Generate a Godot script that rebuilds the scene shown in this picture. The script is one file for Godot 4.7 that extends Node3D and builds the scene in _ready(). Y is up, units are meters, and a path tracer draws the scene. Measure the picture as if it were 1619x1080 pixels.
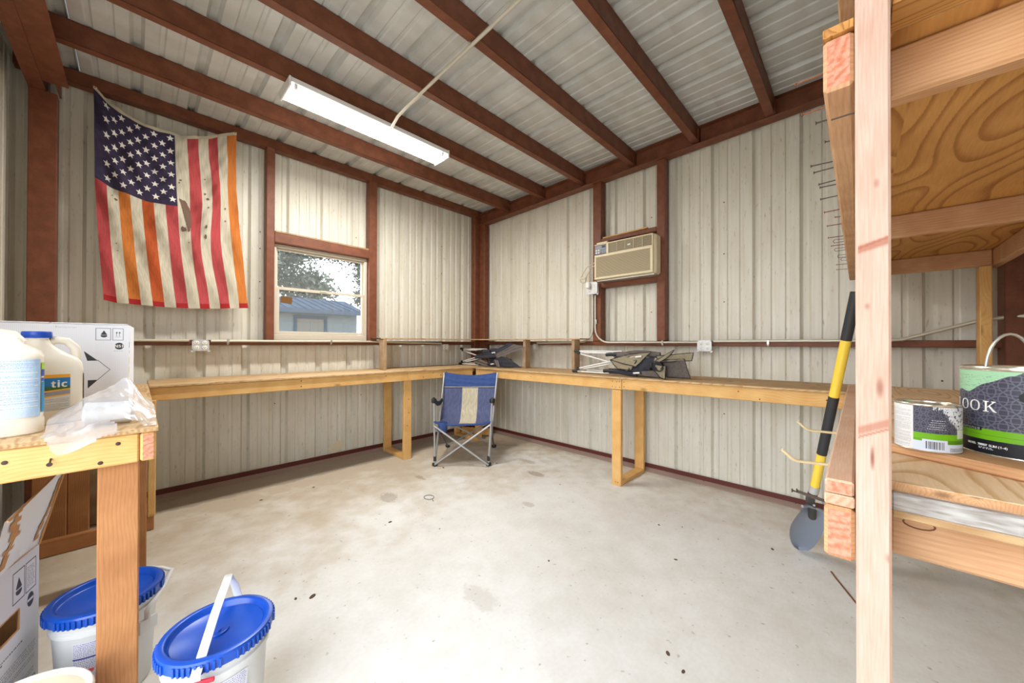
extends Node3D

# ---------------------------------------------------------------- geometry helpers
class G:
	var p := PackedVector3Array()
	var n := PackedVector3Array()
	var u := PackedVector2Array()
	func tri(a: Vector3, b: Vector3, c: Vector3, ua := Vector2.ZERO, ub := Vector2.ZERO, uc := Vector2.ZERO) -> void:
		var m := (b - a).cross(c - a).normalized()
		p.append(a); p.append(c); p.append(b)
		n.append(m); n.append(m); n.append(m)
		u.append(ua); u.append(uc); u.append(ub)
	func tri_n(a: Vector3, b: Vector3, c: Vector3, na: Vector3, nb: Vector3, nc: Vector3, ua := Vector2.ZERO, ub := Vector2.ZERO, uc := Vector2.ZERO) -> void:
		p.append(a); p.append(c); p.append(b)
		n.append(na); n.append(nc); n.append(nb)
		u.append(ua); u.append(uc); u.append(ub)
	func quad(a: Vector3, b: Vector3, c: Vector3, d: Vector3, ua := Vector2.ZERO, ub := Vector2.ZERO, uc := Vector2.ZERO, ud := Vector2.ZERO) -> void:
		tri(a, b, c, ua, ub, uc)
		tri(a, c, d, ua, uc, ud)
	# a quad whose outside faces away from o
	func quad_o(o: Vector3, a: Vector3, b: Vector3, c: Vector3, d: Vector3, ua := Vector2.ZERO, ub := Vector2.ZERO, uc := Vector2.ZERO, ud := Vector2.ZERO) -> void:
		if (c - a).cross(d - b).dot((a + b + c + d) * 0.25 - o) > 0.0:
			quad(a, b, c, d, ua, ub, uc, ud)
		else:
			quad(a, d, c, b, ua, ud, uc, ub)
	func tri_o(o: Vector3, a: Vector3, b: Vector3, c: Vector3) -> void:
		if (b - a).cross(c - a).dot((a + b + c) / 3.0 - o) > 0.0:
			tri(a, b, c)
		else:
			tri(a, c, b)

var base := {}
var names := {}
var M := {}
var rng := RandomNumberGenerator.new()
var fn := FastNoiseLite.new()

func numbered(parent: Node, called: String) -> String:
	var k := str(parent.get_instance_id()) + called
	var c: int = names.get(k, 0)
	names[k] = c + 1
	return called if c == 0 else "%s_%03d" % [called, c]

func tag(o: Node, label: String, category: String, group := "", kind := "") -> Node:
	o.set_meta("label", label)
	o.set_meta("category", category)
	if group != "": o.set_meta("group", group)
	if kind != "": o.set_meta("kind", kind)
	return o

func thing(called: String, label: String, category: String, at: Vector3, group := "", kind := "") -> Node3D:
	var o := Node3D.new()
	o.name = numbered(self, called)
	add_child(o)
	o.position = at
	base[o] = at
	tag(o, label, category, group, kind)
	return o

# commits [[G, material], ...] as one MeshInstance3D; positions are in room coordinates
func put(parent: Node, called: String, parts: Array) -> MeshInstance3D:
	var off: Vector3 = base.get(parent, Vector3.ZERO)
	var me := ArrayMesh.new()
	for q in parts:
		var g: G = q[0]
		if g.p.is_empty(): continue
		var vv := g.p.duplicate()
		for i in vv.size(): vv[i] -= off
		var a := []
		a.resize(Mesh.ARRAY_MAX)
		a[Mesh.ARRAY_VERTEX] = vv
		a[Mesh.ARRAY_NORMAL] = g.n
		a[Mesh.ARRAY_TEX_UV] = g.u
		me.add_surface_from_arrays(Mesh.PRIMITIVE_TRIANGLES, a)
		me.surface_set_material(me.get_surface_count() - 1, q[1])
	var o := MeshInstance3D.new()
	o.mesh = me
	o.name = numbered(parent, called)
	parent.add_child(o)
	base[o] = off
	return o

# chamfered box; X, Y, Z are half extents as vectors; end faces of the longest axis go to ge
func cbox(g: G, c: Vector3, X: Vector3, Y: Vector3, Z: Vector3, bev := 0.002, ge: G = null, off := Vector2.ZERO, us := 0.3, vs := 1.2) -> void:
	if ge == null: ge = g
	var ax := [X.normalized(), Y.normalized(), Z.normalized()]
	var hl := [X.length(), Y.length(), Z.length()]
	var L := 0
	if hl[1] > hl[L]: L = 1
	if hl[2] > hl[L]: L = 2
	var b: float = minf(bev, 0.45 * minf(hl[0], minf(hl[1], hl[2])))
	var vert := func(k: int, s: Array) -> Vector3:
		var r := c
		for i in 3:
			r += ax[i] * (s[i] * (hl[i] if i == k else hl[i] - b))
		return r
	var uvf := func(k: int, q: Vector3) -> Vector2:
		var l := [ax[0].dot(q - c), ax[1].dot(q - c), ax[2].dot(q - c)]
		if k == L: return Vector2(l[(L + 1) % 3] / 0.15 + 0.5, l[(L + 2) % 3] / 0.15 + 0.5) + off
		return Vector2((l[3 - k - L] + 0.05 * k) / us, l[L] / vs) + off
	for k in 3:
		var i := (k + 1) % 3
		var j := (k + 2) % 3
		for s in [-1.0, 1.0]:
			var q := []
			for t in [[-1.0, -1.0], [1.0, -1.0], [1.0, 1.0], [-1.0, 1.0]]:
				var sg := [0.0, 0.0, 0.0]
				sg[k] = s; sg[i] = t[0]; sg[j] = t[1]
				q.append(vert.call(k, sg))
			var dst := ge if k == L else g
			dst.quad_o(c, q[0], q[1], q[2], q[3], uvf.call(k, q[0]), uvf.call(k, q[1]), uvf.call(k, q[2]), uvf.call(k, q[3]))
	if b < 1e-5: return
	for k in 3:   # edges along axis k
		var i := (k + 1) % 3
		var j := (k + 2) % 3
		for si in [-1.0, 1.0]:
			for sj in [-1.0, 1.0]:
				var s0 := [0.0, 0.0, 0.0]
				var s1 := [0.0, 0.0, 0.0]
				s0[k] = -1.0; s0[i] = si; s0[j] = sj
				s1[k] = 1.0; s1[i] = si; s1[j] = sj
				var a: Vector3 = vert.call(i, s0)
				var bb: Vector3 = vert.call(i, s1)
				var cc: Vector3 = vert.call(j, s1)
				var d: Vector3 = vert.call(j, s0)
				var f := i if i != L else j
				g.quad_o(c, a, bb, cc, d, uvf.call(f, a), uvf.call(f, bb), uvf.call(f, cc), uvf.call(f, d))
	for sx in [-1.0, 1.0]:
		for sy in [-1.0, 1.0]:
			for sz in [-1.0, 1.0]:
				var s := [sx, sy, sz]
				g.tri_o(c, vert.call(0, s), vert.call(1, s), vert.call(2, s))

func abox(g: G, lo: Vector3, hi: Vector3, bev := 0.002) -> void:
	var h := (hi - lo) * 0.5
	cbox(g, (lo + hi) * 0.5, Vector3(h.x, 0, 0), Vector3(0, h.y, 0), Vector3(0, 0, h.z), bev)

# a piece of sawn lumber from A to B; w is its width along wd, t its thickness
func board(parent: Node, called: String, A: Vector3, B: Vector3, w: float, t: float, wd: Vector3, mat: String, bev := 0.004, endm := "") -> MeshInstance3D:
	var g := G.new()
	var ge := G.new()
	lum(g, ge, A, B, w, t, wd, bev)
	return put(parent, called, [[g, M[mat]], [ge, M[endm if endm != "" else mat + "_end"]]])

func lum(g: G, ge: G, A: Vector3, B: Vector3, w: float, t: float, wd: Vector3, bev := 0.004) -> void:
	var d := (B - A).normalized()
	var x := (wd - d * wd.dot(d)).normalized()
	var z := x.cross(d)
	cbox(g, (A + B) * 0.5, x * (w * 0.5), d * ((B - A).length() * 0.5), z * (t * 0.5), bev, ge, Vector2(rng.randf_range(0.25, 0.6), rng.randf()))

func bx(parent: Node, called: String, lo: Vector3, hi: Vector3, mat: String, bev := 0.002) -> MeshInstance3D:
	var g := G.new()
	abox(g, lo, hi, bev)
	return put(parent, called, [[g, M[mat]]])

func tube(g: G, pts: Array, r: float, sides := 10, flat := 1.0, r2 := -1.0, caps := true, updir := Vector3.ZERO) -> void:
	var m := pts.size()
	var fr := []
	var up := Vector3(0.0137, 1.0, 0.029) if updir == Vector3.ZERO else updir
	var d0: Vector3 = (pts[1] - pts[0]).normalized()
	if absf(d0.dot(up.normalized())) > 0.95: up = Vector3(1, 0.02, 0.03)
	var nx := (up - d0 * up.dot(d0)).normalized()
	var vl := 0.0
	for i in m:
		var d: Vector3
		if i == 0: d = d0
		elif i == m - 1: d = (pts[i] - pts[i - 1]).normalized()
		else: d = ((pts[i] - pts[i - 1]).normalized() + (pts[i + 1] - pts[i]).normalized()).normalized()
		nx = (nx - d * nx.dot(d)).normalized()
		if i > 0: vl += (pts[i] - pts[i - 1]).length()
		fr.append([pts[i], nx, d.cross(nx), d, vl])
	for i in m - 1:
		var ra: float = r if r2 < 0.0 else lerpf(r, r2, float(i) / (m - 1))
		var rb: float = r if r2 < 0.0 else lerpf(r, r2, float(i + 1) / (m - 1))
		for k in sides:
			var q := []
			for e in [[i, k], [i, k + 1], [i + 1, k + 1], [i + 1, k]]:
				var a: float = TAU * e[1] / sides
				var f: Array = fr[e[0]]
				var rr := ra if e[0] == i else rb
				var nn: Vector3 = f[1] * cos(a) + f[2] * sin(a) / flat
				q.append([f[0] + (f[1] * cos(a) + f[2] * sin(a) * flat) * rr, nn.normalized(), Vector2(float(e[1]) / sides, f[4])])
			g.tri_n(q[0][0], q[1][0], q[2][0], q[0][1], q[1][1], q[2][1], q[0][2], q[1][2], q[2][2])
			g.tri_n(q[0][0], q[2][0], q[3][0], q[0][1], q[2][1], q[3][1], q[0][2], q[2][2], q[3][2])
	if caps:
		for e in [0, m - 1]:
			var f: Array = fr[e]
			var rr: float = r if (e == 0 or r2 < 0.0) else r2
			for k in sides:
				var a := TAU * k / sides
				var b := TAU * (k + 1) / sides
				var pa: Vector3 = f[0] + (f[1] * cos(a) + f[2] * sin(a) * flat) * rr
				var pb: Vector3 = f[0] + (f[1] * cos(b) + f[2] * sin(b) * flat) * rr
				if e == 0: g.tri(f[0], pb, pa)
				else: g.tri(f[0], pa, pb)

func tb(parent: Node, called: String, pts: Array, r: float, mat: String, sides := 10) -> MeshInstance3D:
	var g := G.new()
	tube(g, pts, r, sides)
	return put(parent, called, [[g, M[mat]]])

# surface of revolution about the y of bs at o; prof is [[r, y], ...] from bottom to top along the outside
func lathe(g: G, o: Vector3, prof: Array, segs := 40, bs := Basis.IDENTITY, a0 := 0.0, a1 := TAU, v0 := 0.0, v1 := 1.0, wob = null) -> void:
	var m := prof.size()
	var sn := []
	for i in m - 1:
		var d := Vector2(prof[i + 1][0] - prof[i][0], prof[i + 1][1] - prof[i][1]).normalized()
		sn.append(Vector2(d.y, -d.x))
	for i in m - 1:
		var na: Vector2 = sn[i]
		var nb: Vector2 = sn[i]
		if i > 0 and sn[i - 1].dot(sn[i]) > 0.7: na = (sn[i - 1] + sn[i]).normalized()
		if i < m - 2 and sn[i + 1].dot(sn[i]) > 0.7: nb = (sn[i + 1] + sn[i]).normalized()
		for k in segs:
			var q := []
			for e in [[i, k, na], [i, k + 1, na], [i + 1, k + 1, nb], [i + 1, k, nb]]:
				var a: float = a0 + (a1 - a0) * e[1] / segs
				var dir := Vector3(cos(a), 0, -sin(a))
				var rr: float = prof[e[0]][0]
				if wob != null: rr *= wob.call(a, prof[e[0]][1])
				var pos: Vector3 = dir * rr + Vector3(0, prof[e[0]][1], 0)
				var nn: Vector3 = dir * e[2].x + Vector3(0, e[2].y, 0)
				var y0: float = prof[0][1]
				var y1: float = prof[m - 1][1]
				q.append([o + bs * pos, bs * nn, Vector2(float(e[1]) / segs, 1.0 - lerpf(v0, v1, (prof[e[0]][1] - y0) / maxf(1e-6, y1 - y0)))])
			if prof[i][0] > 1e-6: g.tri_n(q[0][0], q[1][0], q[2][0], q[0][1], q[1][1], q[2][1], q[0][2], q[1][2], q[2][2])
			if prof[i + 1][0] > 1e-6: g.tri_n(q[0][0], q[2][0], q[3][0], q[0][1], q[2][1], q[3][1], q[0][2], q[2][2], q[3][2])

func lt(parent: Node, called: String, o: Vector3, prof: Array, mat: String, segs := 40, bs := Basis.IDENTITY) -> MeshInstance3D:
	var g := G.new()
	lathe(g, o, prof, segs, bs)
	return put(parent, called, [[g, M[mat]]])

# a cloth-like sheet given by f(u, v)
func sheet(g: G, f: Callable, nu: int, nv: int, u0 := 0.0, u1 := 1.0, v0 := 0.0, v1 := 1.0, keep = null) -> void:
	var P := []
	for j in nv + 1:
		var row := []
		for i in nu + 1:
			row.append(f.call(lerpf(u0, u1, float(i) / nu), lerpf(v0, v1, float(j) / nv)))
		P.append(row)
	var N := []
	for j in nv + 1:
		var row := []
		for i in nu + 1:
			var du: Vector3 = P[j][mini(i + 1, nu)] - P[j][maxi(i - 1, 0)]
			var dv: Vector3 = P[mini(j + 1, nv)][i] - P[maxi(j - 1, 0)][i]
			row.append(du.cross(dv).normalized())
		N.append(row)
	for j in nv:
		for i in nu:
			if keep != null and not keep.call(lerpf(u0, u1, (i + 0.5) / nu), lerpf(v0, v1, (j + 0.5) / nv)): continue
			var ua := Vector2(float(i) / nu, float(j) / nv)
			var ub := Vector2(float(i + 1) / nu, float(j) / nv)
			var uc := Vector2(float(i + 1) / nu, float(j + 1) / nv)
			var ud := Vector2(float(i) / nu, float(j + 1) / nv)
			g.tri_n(P[j][i], P[j][i + 1], P[j + 1][i + 1], N[j][i], N[j][i + 1], N[j + 1][i + 1], ua, ub, uc)
			g.tri_n(P[j][i], P[j + 1][i + 1], P[j + 1][i], N[j][i], N[j + 1][i + 1], N[j + 1][i], ua, uc, ud)

func blin(a: Vector3, b: Vector3, c: Vector3, d: Vector3, amp := 0.0, nrm := Vector3.UP, fr := 6.0) -> Callable:
	return func(s: float, t: float) -> Vector3:
		var q := a.lerp(b, s).lerp(d.lerp(c, s), t)
		return q + nrm * (amp * (sin(fr * s + 3.1 * t) + 0.6 * sin(fr * 1.7 * t - 2.3 * s + 1.0)))

func letters(parent: Node, called: String, txt: String, at: Vector3, bs: Basis, height: float, mat: String, face := "Droid Sans", weight := 700, depth := 0.0006) -> MeshInstance3D:
	var tm := TextMesh.new()
	var sf := SystemFont.new()
	sf.font_names = PackedStringArray([face])
	sf.font_weight = weight
	tm.font = sf
	tm.text = txt
	tm.font_size = 32
	tm.pixel_size = height / 23.0
	tm.depth = depth
	tm.curve_step = 2.0
	tm.material = M[mat]
	var o := MeshInstance3D.new()
	o.mesh = tm
	o.name = numbered(parent, called)
	parent.add_child(o)
	o.transform = Transform3D(bs, at - base.get(parent, Vector3.ZERO))
	return o

# ---------------------------------------------------------------- textures and materials
func c8(r: float, g: float, b: float) -> Color:
	return Color(r / 255.0, g / 255.0, b / 255.0)

func mat(called: String, col: Color, rough := 0.7, metal := 0.0, spec := 0.5) -> StandardMaterial3D:
	var m := StandardMaterial3D.new()
	m.albedo_color = col
	m.roughness = rough
	m.metallic = metal
	m.metallic_specular = spec
	m.cull_mode = BaseMaterial3D.CULL_DISABLED
	M[called] = m
	return m

func tex(called: String, im: Image, rough := 0.7, spec := 0.4) -> StandardMaterial3D:
	var m := mat(called, Color.WHITE, rough, 0.0, spec)
	m.albedo_texture = ImageTexture.create_from_image(im)
	return m

func paint(w: int, h: int, f: Callable) -> Image:
	var im := Image.create_empty(w, h, false, Image.FORMAT_RGB8)
	for y in h:
		for x in w:
			im.set_pixel(x, y, f.call(x, y))
	return im

func wood(called: String, sd: int, lt_: Color, dk: Color, rings := 26.0, knots := 3, warp := 1.2, rough := 0.62, con := 0.4) -> void:
	var ns := FastNoiseLite.new()
	ns.seed = sd
	ns.frequency = 1.0
	ns.fractal_octaves = 2
	var kn := []
	var r := RandomNumberGenerator.new()
	r.seed = sd
	for i in knots: kn.append(Vector3(r.randf_range(0.1, 0.9), r.randf_range(0.08, 0.92), r.randf_range(0.012, 0.024)))
	var knotc := dk.darkened(0.45)
	var f := func(x: int, y: int) -> Color:
		var uu := x / 256.0
		var vv := y / 512.0
		var ca := cos(TAU * vv)
		var sa := sin(TAU * vv)
		var d := uu * rings + warp * 2.0 * ns.get_noise_3d(uu * 1.6, ca * 0.55, sa * 0.55)
		var core := 0.0
		for k in kn:
			var du: float = (uu - k.x) * 0.3
			var dv: float = (vv - k.y) * 1.2
			var q: float = sqrt(du * du + dv * dv * 0.22) / k.z
			d += 2.6 * exp(-q * q * 0.25) * (1.0 if du > 0.0 else -1.0)
			core = maxf(core, clampf(1.35 - q * 1.25, 0.0, 1.0))
		var ring := 0.5 + 0.5 * sin(TAU * d)
		ring = ring * ring * ring
		var fib := ns.get_noise_3d(uu * 90.0, ca * 3.0, sa * 3.0)
		var blot := ns.get_noise_3d(uu * 2.0 + 7.0, ca * 1.5, sa * 1.5)
		return lt_.lerp(dk, clampf(0.25 + con * ring + 0.22 * fib + 0.3 * blot, 0.0, 1.0)).lerp(knotc, core * 0.5)
	var m := tex(called, paint(256, 512, f), rough)
	m.texture_filter = BaseMaterial3D.TEXTURE_FILTER_LINEAR_WITH_MIPMAPS_ANISOTROPIC
	var fe := func(x: int, y: int) -> Color:
		var dx := x / 128.0 - 0.2
		var dy := y / 128.0 + 0.5
		var rr := sqrt(dx * dx + dy * dy) + 0.01 * ns.get_noise_2d(x * 0.05, y * 0.05)
		var ring := pow(0.5 + 0.5 * sin(rr * 95.0), 2.0)
		return lt_.lerp(dk, 0.15 + 0.5 * ring + 0.25 * ns.get_noise_2d(x * 0.35, y * 0.35))
	tex(called + "_end", paint(128, 128, fe), 0.85)

func ply(called: String, sd: int, lt_: Color, dk: Color, bands := 7.0, sx := 1.0, sy := 2.4) -> void:
	var ns := FastNoiseLite.new()
	ns.seed = sd
	ns.frequency = 1.0
	ns.fractal_octaves = 2
	ns.fractal_gain = 0.35
	var f := func(x: int, y: int) -> Color:
		var a := x / 512.0
		var b := y / 512.0
		var h := ns.get_noise_2d(a * sy + 3.0, b * sx) * bands
		var s := h - floorf(h)
		var line := smoothstep(0.55, 0.95, s) * (1.0 - smoothstep(0.95, 1.0, s))
		var fib := ns.get_noise_2d(a * 240.0, b * 12.0)
		return lt_.lerp(dk, clampf(0.12 + 0.6 * line + 0.14 * fib + 0.15 * ns.get_noise_2d(a * 4.0, b * 4.0 + 9.0), 0.0, 1.0))
	tex(called, paint(512, 512, f), 0.75)

func cloth(called: String, col: Color) -> void:
	var m := tex(called, paint(64, 64, func(x: int, y: int) -> Color: return col.lerp(col.darkened(0.18), clampf(0.4 + 0.12 * sin(x * 1.57) * sin(y * 1.57) + 0.6 * fn.get_noise_2d(x * 0.07, y * 0.07), 0.0, 1.0))), 0.9, 0.2)
	m.uv1_scale = Vector3(2, 2, 2)

func materials() -> void:
	fn.seed = 4
	fn.frequency = 1.0
	fn.fractal_octaves = 3
	wood("pine", 3, c8(228, 186, 122), c8(198, 142, 74), 26.0, 2, 1.3, 0.62, 0.22)
	wood("brownfir", 23, c8(184, 130, 82), c8(146, 92, 54), 34.0, 0, 0.8, 0.62, 0.24)
	wood("fir", 8, c8(210, 166, 122), c8(174, 120, 80), 44.0, 2, 0.9, 0.62, 0.3)
	wood("pale", 12, c8(226, 194, 166), c8(200, 144, 110), 70.0, 2, 0.8, 0.62, 0.14)
	wood("post_wood", 12, c8(204, 178, 162), c8(182, 134, 110), 70.0, 0, 0.8, 0.62, 0.14)
	var pi_ := (M["post_wood"].albedo_texture as ImageTexture).get_image()
	for y in 512:
		for x in range(-28, 28):
			var t := x / 28.0
			var xx := (x + 256) % 256
			var c := pi_.get_pixel(xx, y)
			for q in [[447.0, 4.0, 3.5, 0.55], [448.5, 5.0, 1.0, 0.5], [331.0, 7.0, 3.5, 0.45], [327.0, 7.5, 0.8, 0.6]]:
				c = c.lerp(c8(150, 80, 58), q[3] * smoothstep(1.0, 0.4, absf(y - q[0] - q[1] * t) / q[2]))
			for q in [[356.0, 0.2, 6.0, 0.12, 0.5], [311.0, -0.05, 7.0, 0.07, 0.7], [352.0, 0.6, 2.0, 0.12, 0.6], [486.0, 0.1, 3.0, 0.1, 0.3], [408.0, -0.2, 2.0, 0.1, 0.3], [250.0, 0.5, 3.0, 0.15, 0.35]]:
				c = c.lerp(c8(112, 56, 40), q[4] * clampf(1.3 - Vector2((t - q[1]) / q[3], (y - q[0]) / q[2]).length(), 0.0, 1.0))
			pi_.set_pixel(xx, y, c)
	M["post_wood"].albedo_texture = ImageTexture.create_from_image(pi_)
	wood("redfir", 21, c8(212, 170, 130), c8(174, 122, 84), 30.0, 0, 0.7, 0.62, 0.2)
	wood("old", 27, c8(186, 160, 128), c8(128, 98, 68), 36.0, 1, 1.0, 0.7, 0.3)
	for e in ["redfir_end", "pale_end"]:
		M[e].albedo_color = c8(255, 228, 226)
	tex("pink_end", paint(128, 128, func(x: int, y: int) -> Color:
		var q := Vector2(x - 150.0, y + 40.0).length() + 5.0 * fn.get_noise_2d(x * 0.03, y * 0.03)
		return c8(206, 154, 128).lerp(c8(186, 106, 76), clampf(0.15 + 0.55 * pow(0.5 + 0.5 * sin(q * 0.55), 2.0) + 0.5 * fn.get_noise_2d(x * 0.12, y * 0.12), 0.0, 1.0))), 0.85)
	ply("ply_under", 5, c8(206, 152, 86), c8(146, 92, 42), 4.5)
	ply("ply_top", 9, c8(206, 176, 134), c8(160, 122, 80), 9.0, 0.8, 3.0)
	ply("ply_deck", 14, c8(232, 204, 166), c8(190, 146, 96), 6.0, 0.8, 3.0)
	tex("ply_edge", paint(64, 64, func(x: int, y: int) -> Color: return c8(206, 172, 128).lerp(c8(120, 84, 50), clampf(0.3 + 0.15 * sin(y * 1.2) + 0.35 * fn.get_noise_2d(x * 0.3, y * 0.2), 0.0, 1.0))), 0.8)
	tex("ply_grey", paint(128, 64, func(x: int, y: int) -> Color: return c8(186, 182, 177).lerp(c8(130, 120, 112), clampf(0.3 + 0.8 * fn.get_noise_2d(x * 0.08, y * 0.2), 0.0, 1.0))), 0.85)
	# sheet steel, painted cream
	var pf := func(x: int, y: int) -> Color:
		var s := fn.get_noise_2d(x * 0.09, y * 0.006)
		var t := fn.get_noise_2d(x * 0.02 + 40.0, y * 0.012)
		var c := c8(223, 220, 208).lerp(c8(211, 205, 188), clampf(0.35 + 0.55 * s + 0.5 * t, 0.0, 1.0))
		return c.lerp(c8(150, 128, 96), clampf(fn.get_noise_2d(x * 0.13 + 9.0, y * 0.05) * 1.6 - 0.75, 0.0, 0.5))
	tex("panel", paint(512, 512, pf), 0.42, 0.45)
	var rf := func(x: int, y: int) -> Color:
		var s := fn.get_noise_2d(x * 0.012, y * 0.07)
		return c8(208, 209, 205).lerp(c8(190, 189, 181), clampf(0.4 + 0.7 * s, 0.0, 1.0))
	tex("roof", paint(256, 256, rf), 0.3, 0.5)
	# red oxide primed steel
	var sf := func(x: int, y: int) -> Color:
		var s := fn.get_noise_2d(x * 0.03, y * 0.03)
		var t := fn.get_noise_2d(x * 0.3, y * 0.3)
		return c8(130, 79, 56).lerp(c8(102, 58, 39), clampf(0.4 + 0.5 * s + 0.25 * t, 0.0, 1.0))
	var st := tex("steel", paint(256, 256, sf), 0.5, 0.4)
	st.uv1_triplanar = true
	st.uv1_world_triplanar = true
	st.uv1_scale = Vector3(1.3, 1.3, 1.3)
	mat("steel_dark", c8(92, 34, 28), 0.6)
	mat("flashing", c8(150, 128, 116), 0.5)
	# concrete slab 5.2 m by 4.6 m
	var blots := [[1.24, 2.02, 0.13, 0.07, 0.35], [1.74, 0.83, 0.11, 0.05, 0.45], [1.44, 0.62, 0.12, 0.05, 0.3], [2.60, 2.25, 0.13, 0.07, 0.17], [2.1, 1.35, 0.06, 0.04, 0.25], [3.2, 2.5, 0.12, 0.08, 0.12], [1.05, 1.62, 0.09, 0.03, 0.4]]
	var cf := func(x: int, y: int) -> Color:
		var X := x / 1024.0 * 5.2 - 0.3
		var Z := y / 1024.0 * 4.6 - 0.3
		var a := fn.get_noise_2d(X * 1.3, Z * 1.3)
		var b := fn.get_noise_2d(X * 6.0 + 20.0, Z * 6.0)
		var d := fn.get_noise_2d(X * 38.0, Z * 38.0 + 50.0)
		var e := fn.get_noise_2d(X * 110.0, Z * 9.0)
		var c := c8(226, 225, 221).lerp(c8(210, 206, 198), clampf(0.42 + 0.55 * a + 0.35 * b + 0.22 * d + 0.14 * e, 0.0, 1.0))
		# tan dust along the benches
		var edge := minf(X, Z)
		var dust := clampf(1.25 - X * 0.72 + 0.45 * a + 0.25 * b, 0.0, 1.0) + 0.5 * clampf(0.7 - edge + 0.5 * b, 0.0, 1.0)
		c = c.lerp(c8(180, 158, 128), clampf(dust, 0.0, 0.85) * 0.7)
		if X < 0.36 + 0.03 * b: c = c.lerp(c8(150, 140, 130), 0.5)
		for q in blots:
			var du: float = (X - q[0]) / q[2]
			var dv: float = (Z - q[1]) / q[3]
			var w := du * du + dv * dv + 0.7 * b + 0.5 * d
			if w < 1.0: c = c.lerp(c8(132, 116, 100), q[4] * smoothstep(1.0, 0.35, w))
		var sp := fn.get_noise_2d(X * 24.0 + 70.0, Z * 24.0)
		if sp > 0.60: c = c.lerp(c8(110, 92, 76), (sp - 0.60) * 3.0)
		return c
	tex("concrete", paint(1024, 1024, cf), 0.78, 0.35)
	mat("galv", c8(196, 196, 190), 0.35, 0.85)
	mat("conduit", c8(206, 202, 186), 0.4, 0.35)
	mat("zinc", c8(205, 206, 208), 0.4, 0.6)
	mat("white", c8(236, 234, 228), 0.45)
	mat("white_enamel", c8(238, 238, 236), 0.3)
	mat("outlet", c8(240, 238, 228), 0.4)
	mat("black", c8(28, 28, 30), 0.5)
	mat("slot", c8(40, 36, 34), 0.7)
	mat("beige", c8(224, 210, 178), 0.45)
	mat("beige_dark", c8(194, 180, 150), 0.6)
	mat("grille_back", c8(116, 104, 84), 0.8)
	mat("cord", c8(196, 184, 160), 0.6)
	mat("vinyl", c8(204, 194, 176), 0.4)
	mat("nail", c8(74, 60, 52), 0.5, 0.5)
	mat("rust", c8(126, 76, 50), 0.75, 0.2)
	mat("brass", c8(224, 208, 166), 0.4, 0.35)
	mat("alu", c8(186, 188, 192), 0.35, 0.65)
	mat("alu_white", c8(226, 226, 224), 0.4, 0.2)
	mat("gunmetal", c8(108, 110, 118), 0.45, 0.5)
	cloth("blue_cloth", c8(68, 90, 146))
	cloth("grey_blue_cloth", c8(98, 105, 140))
	cloth("cream_cloth", c8(206, 196, 172))
	cloth("dark_cloth", c8(66, 66, 74))
	cloth("tan_cloth", c8(158, 146, 122))
	cloth("taupe_cloth", c8(112, 104, 100))
	cloth("flag_red", c8(188, 82, 84))
	cloth("flag_orange", c8(210, 126, 64))
	cloth("flag_dark_orange", c8(196, 96, 56))
	cloth("flag_white", c8(214, 206, 186))
	cloth("flag_navy", c8(68, 60, 84))
	cloth("flag_hem_red", c8(170, 48, 50))
	mat("star", c8(236, 232, 226), 0.8)
	mat("stain", c8(112, 88, 74), 0.9)
	mat("tube_glow", Color(1, 1, 1), 0.4)
	mat("lid_blue", c8(8, 72, 172), 0.28, 0.0, 0.5)
	mat("tub_white", c8(208, 209, 208), 0.4)
	mat("tub_cream", c8(222, 208, 180), 0.45)
	mat("red", c8(200, 24, 44), 0.5)
	mat("navy_ink", c8(60, 64, 140), 0.6)
	mat("ink", c8(58, 58, 64), 0.7)
	mat("red_ink", c8(180, 40, 60), 0.7)
	mat("jug", c8(238, 230, 214), 0.4)
	mat("cap_blue", c8(20, 74, 178), 0.4)
	mat("kraft", c8(196, 146, 96), 0.9)
	mat("carton", c8(236, 238, 244), 0.75)
	mat("yellow", c8(242, 206, 72), 0.35)
	mat("rubber", c8(44, 44, 46), 0.6)
	mat("shovel", c8(150, 160, 176), 0.35, 0.3)
	mat("shovel_dark", c8(80, 78, 76), 0.45, 0.5)
	mat("tin", c8(214, 208, 192), 0.25, 0.85)
	mat("sticker", c8(112, 74, 26), 0.7)
	mat("house_wall", c8(74, 80, 82), 0.85, 0.0, 0.08)
	mat("house_trim", c8(26, 44, 56), 0.85, 0.0, 0.08)
	mat("house_roof", c8(46, 55, 68), 0.85, 0.0, 0.08)
	mat("blind", c8(78, 74, 68), 0.85, 0.0, 0.08)
	mat("bark", c8(84, 72, 62), 0.9)
	mat("ground", c8(168, 160, 146), 0.95)
	var lf := mat("leaf", c8(56, 64, 52), 0.7)
	lf.backlight = c8(30, 40, 20)
	mat("paper_scrap", c8(222, 212, 182), 0.8)
	mat("knot_brown", c8(122, 78, 50), 0.8)
	mat("dirt", c8(84, 66, 50), 0.95)
	var gl := mat("glass", Color(0.93, 0.97, 0.97, 0.05), 0.03)
	gl.transparency = BaseMaterial3D.TRANSPARENCY_ALPHA
	var bg := mat("film", Color(0.93, 0.94, 0.97, 0.24), 0.25)
	bg.transparency = BaseMaterial3D.TRANSPARENCY_ALPHA
	var em := mat("lamp_glow", Color(1, 1, 1), 0.4)
	em.emission_enabled = true
	em.emission = Color(1.0, 0.985, 0.955)
	em.emission_energy_multiplier = LAMP_GLOW

const LAMP_GLOW := 5.5
const LAMP_ENERGY := 1.6
const SKY := 3.1
const EXPO := 3.0

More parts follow.
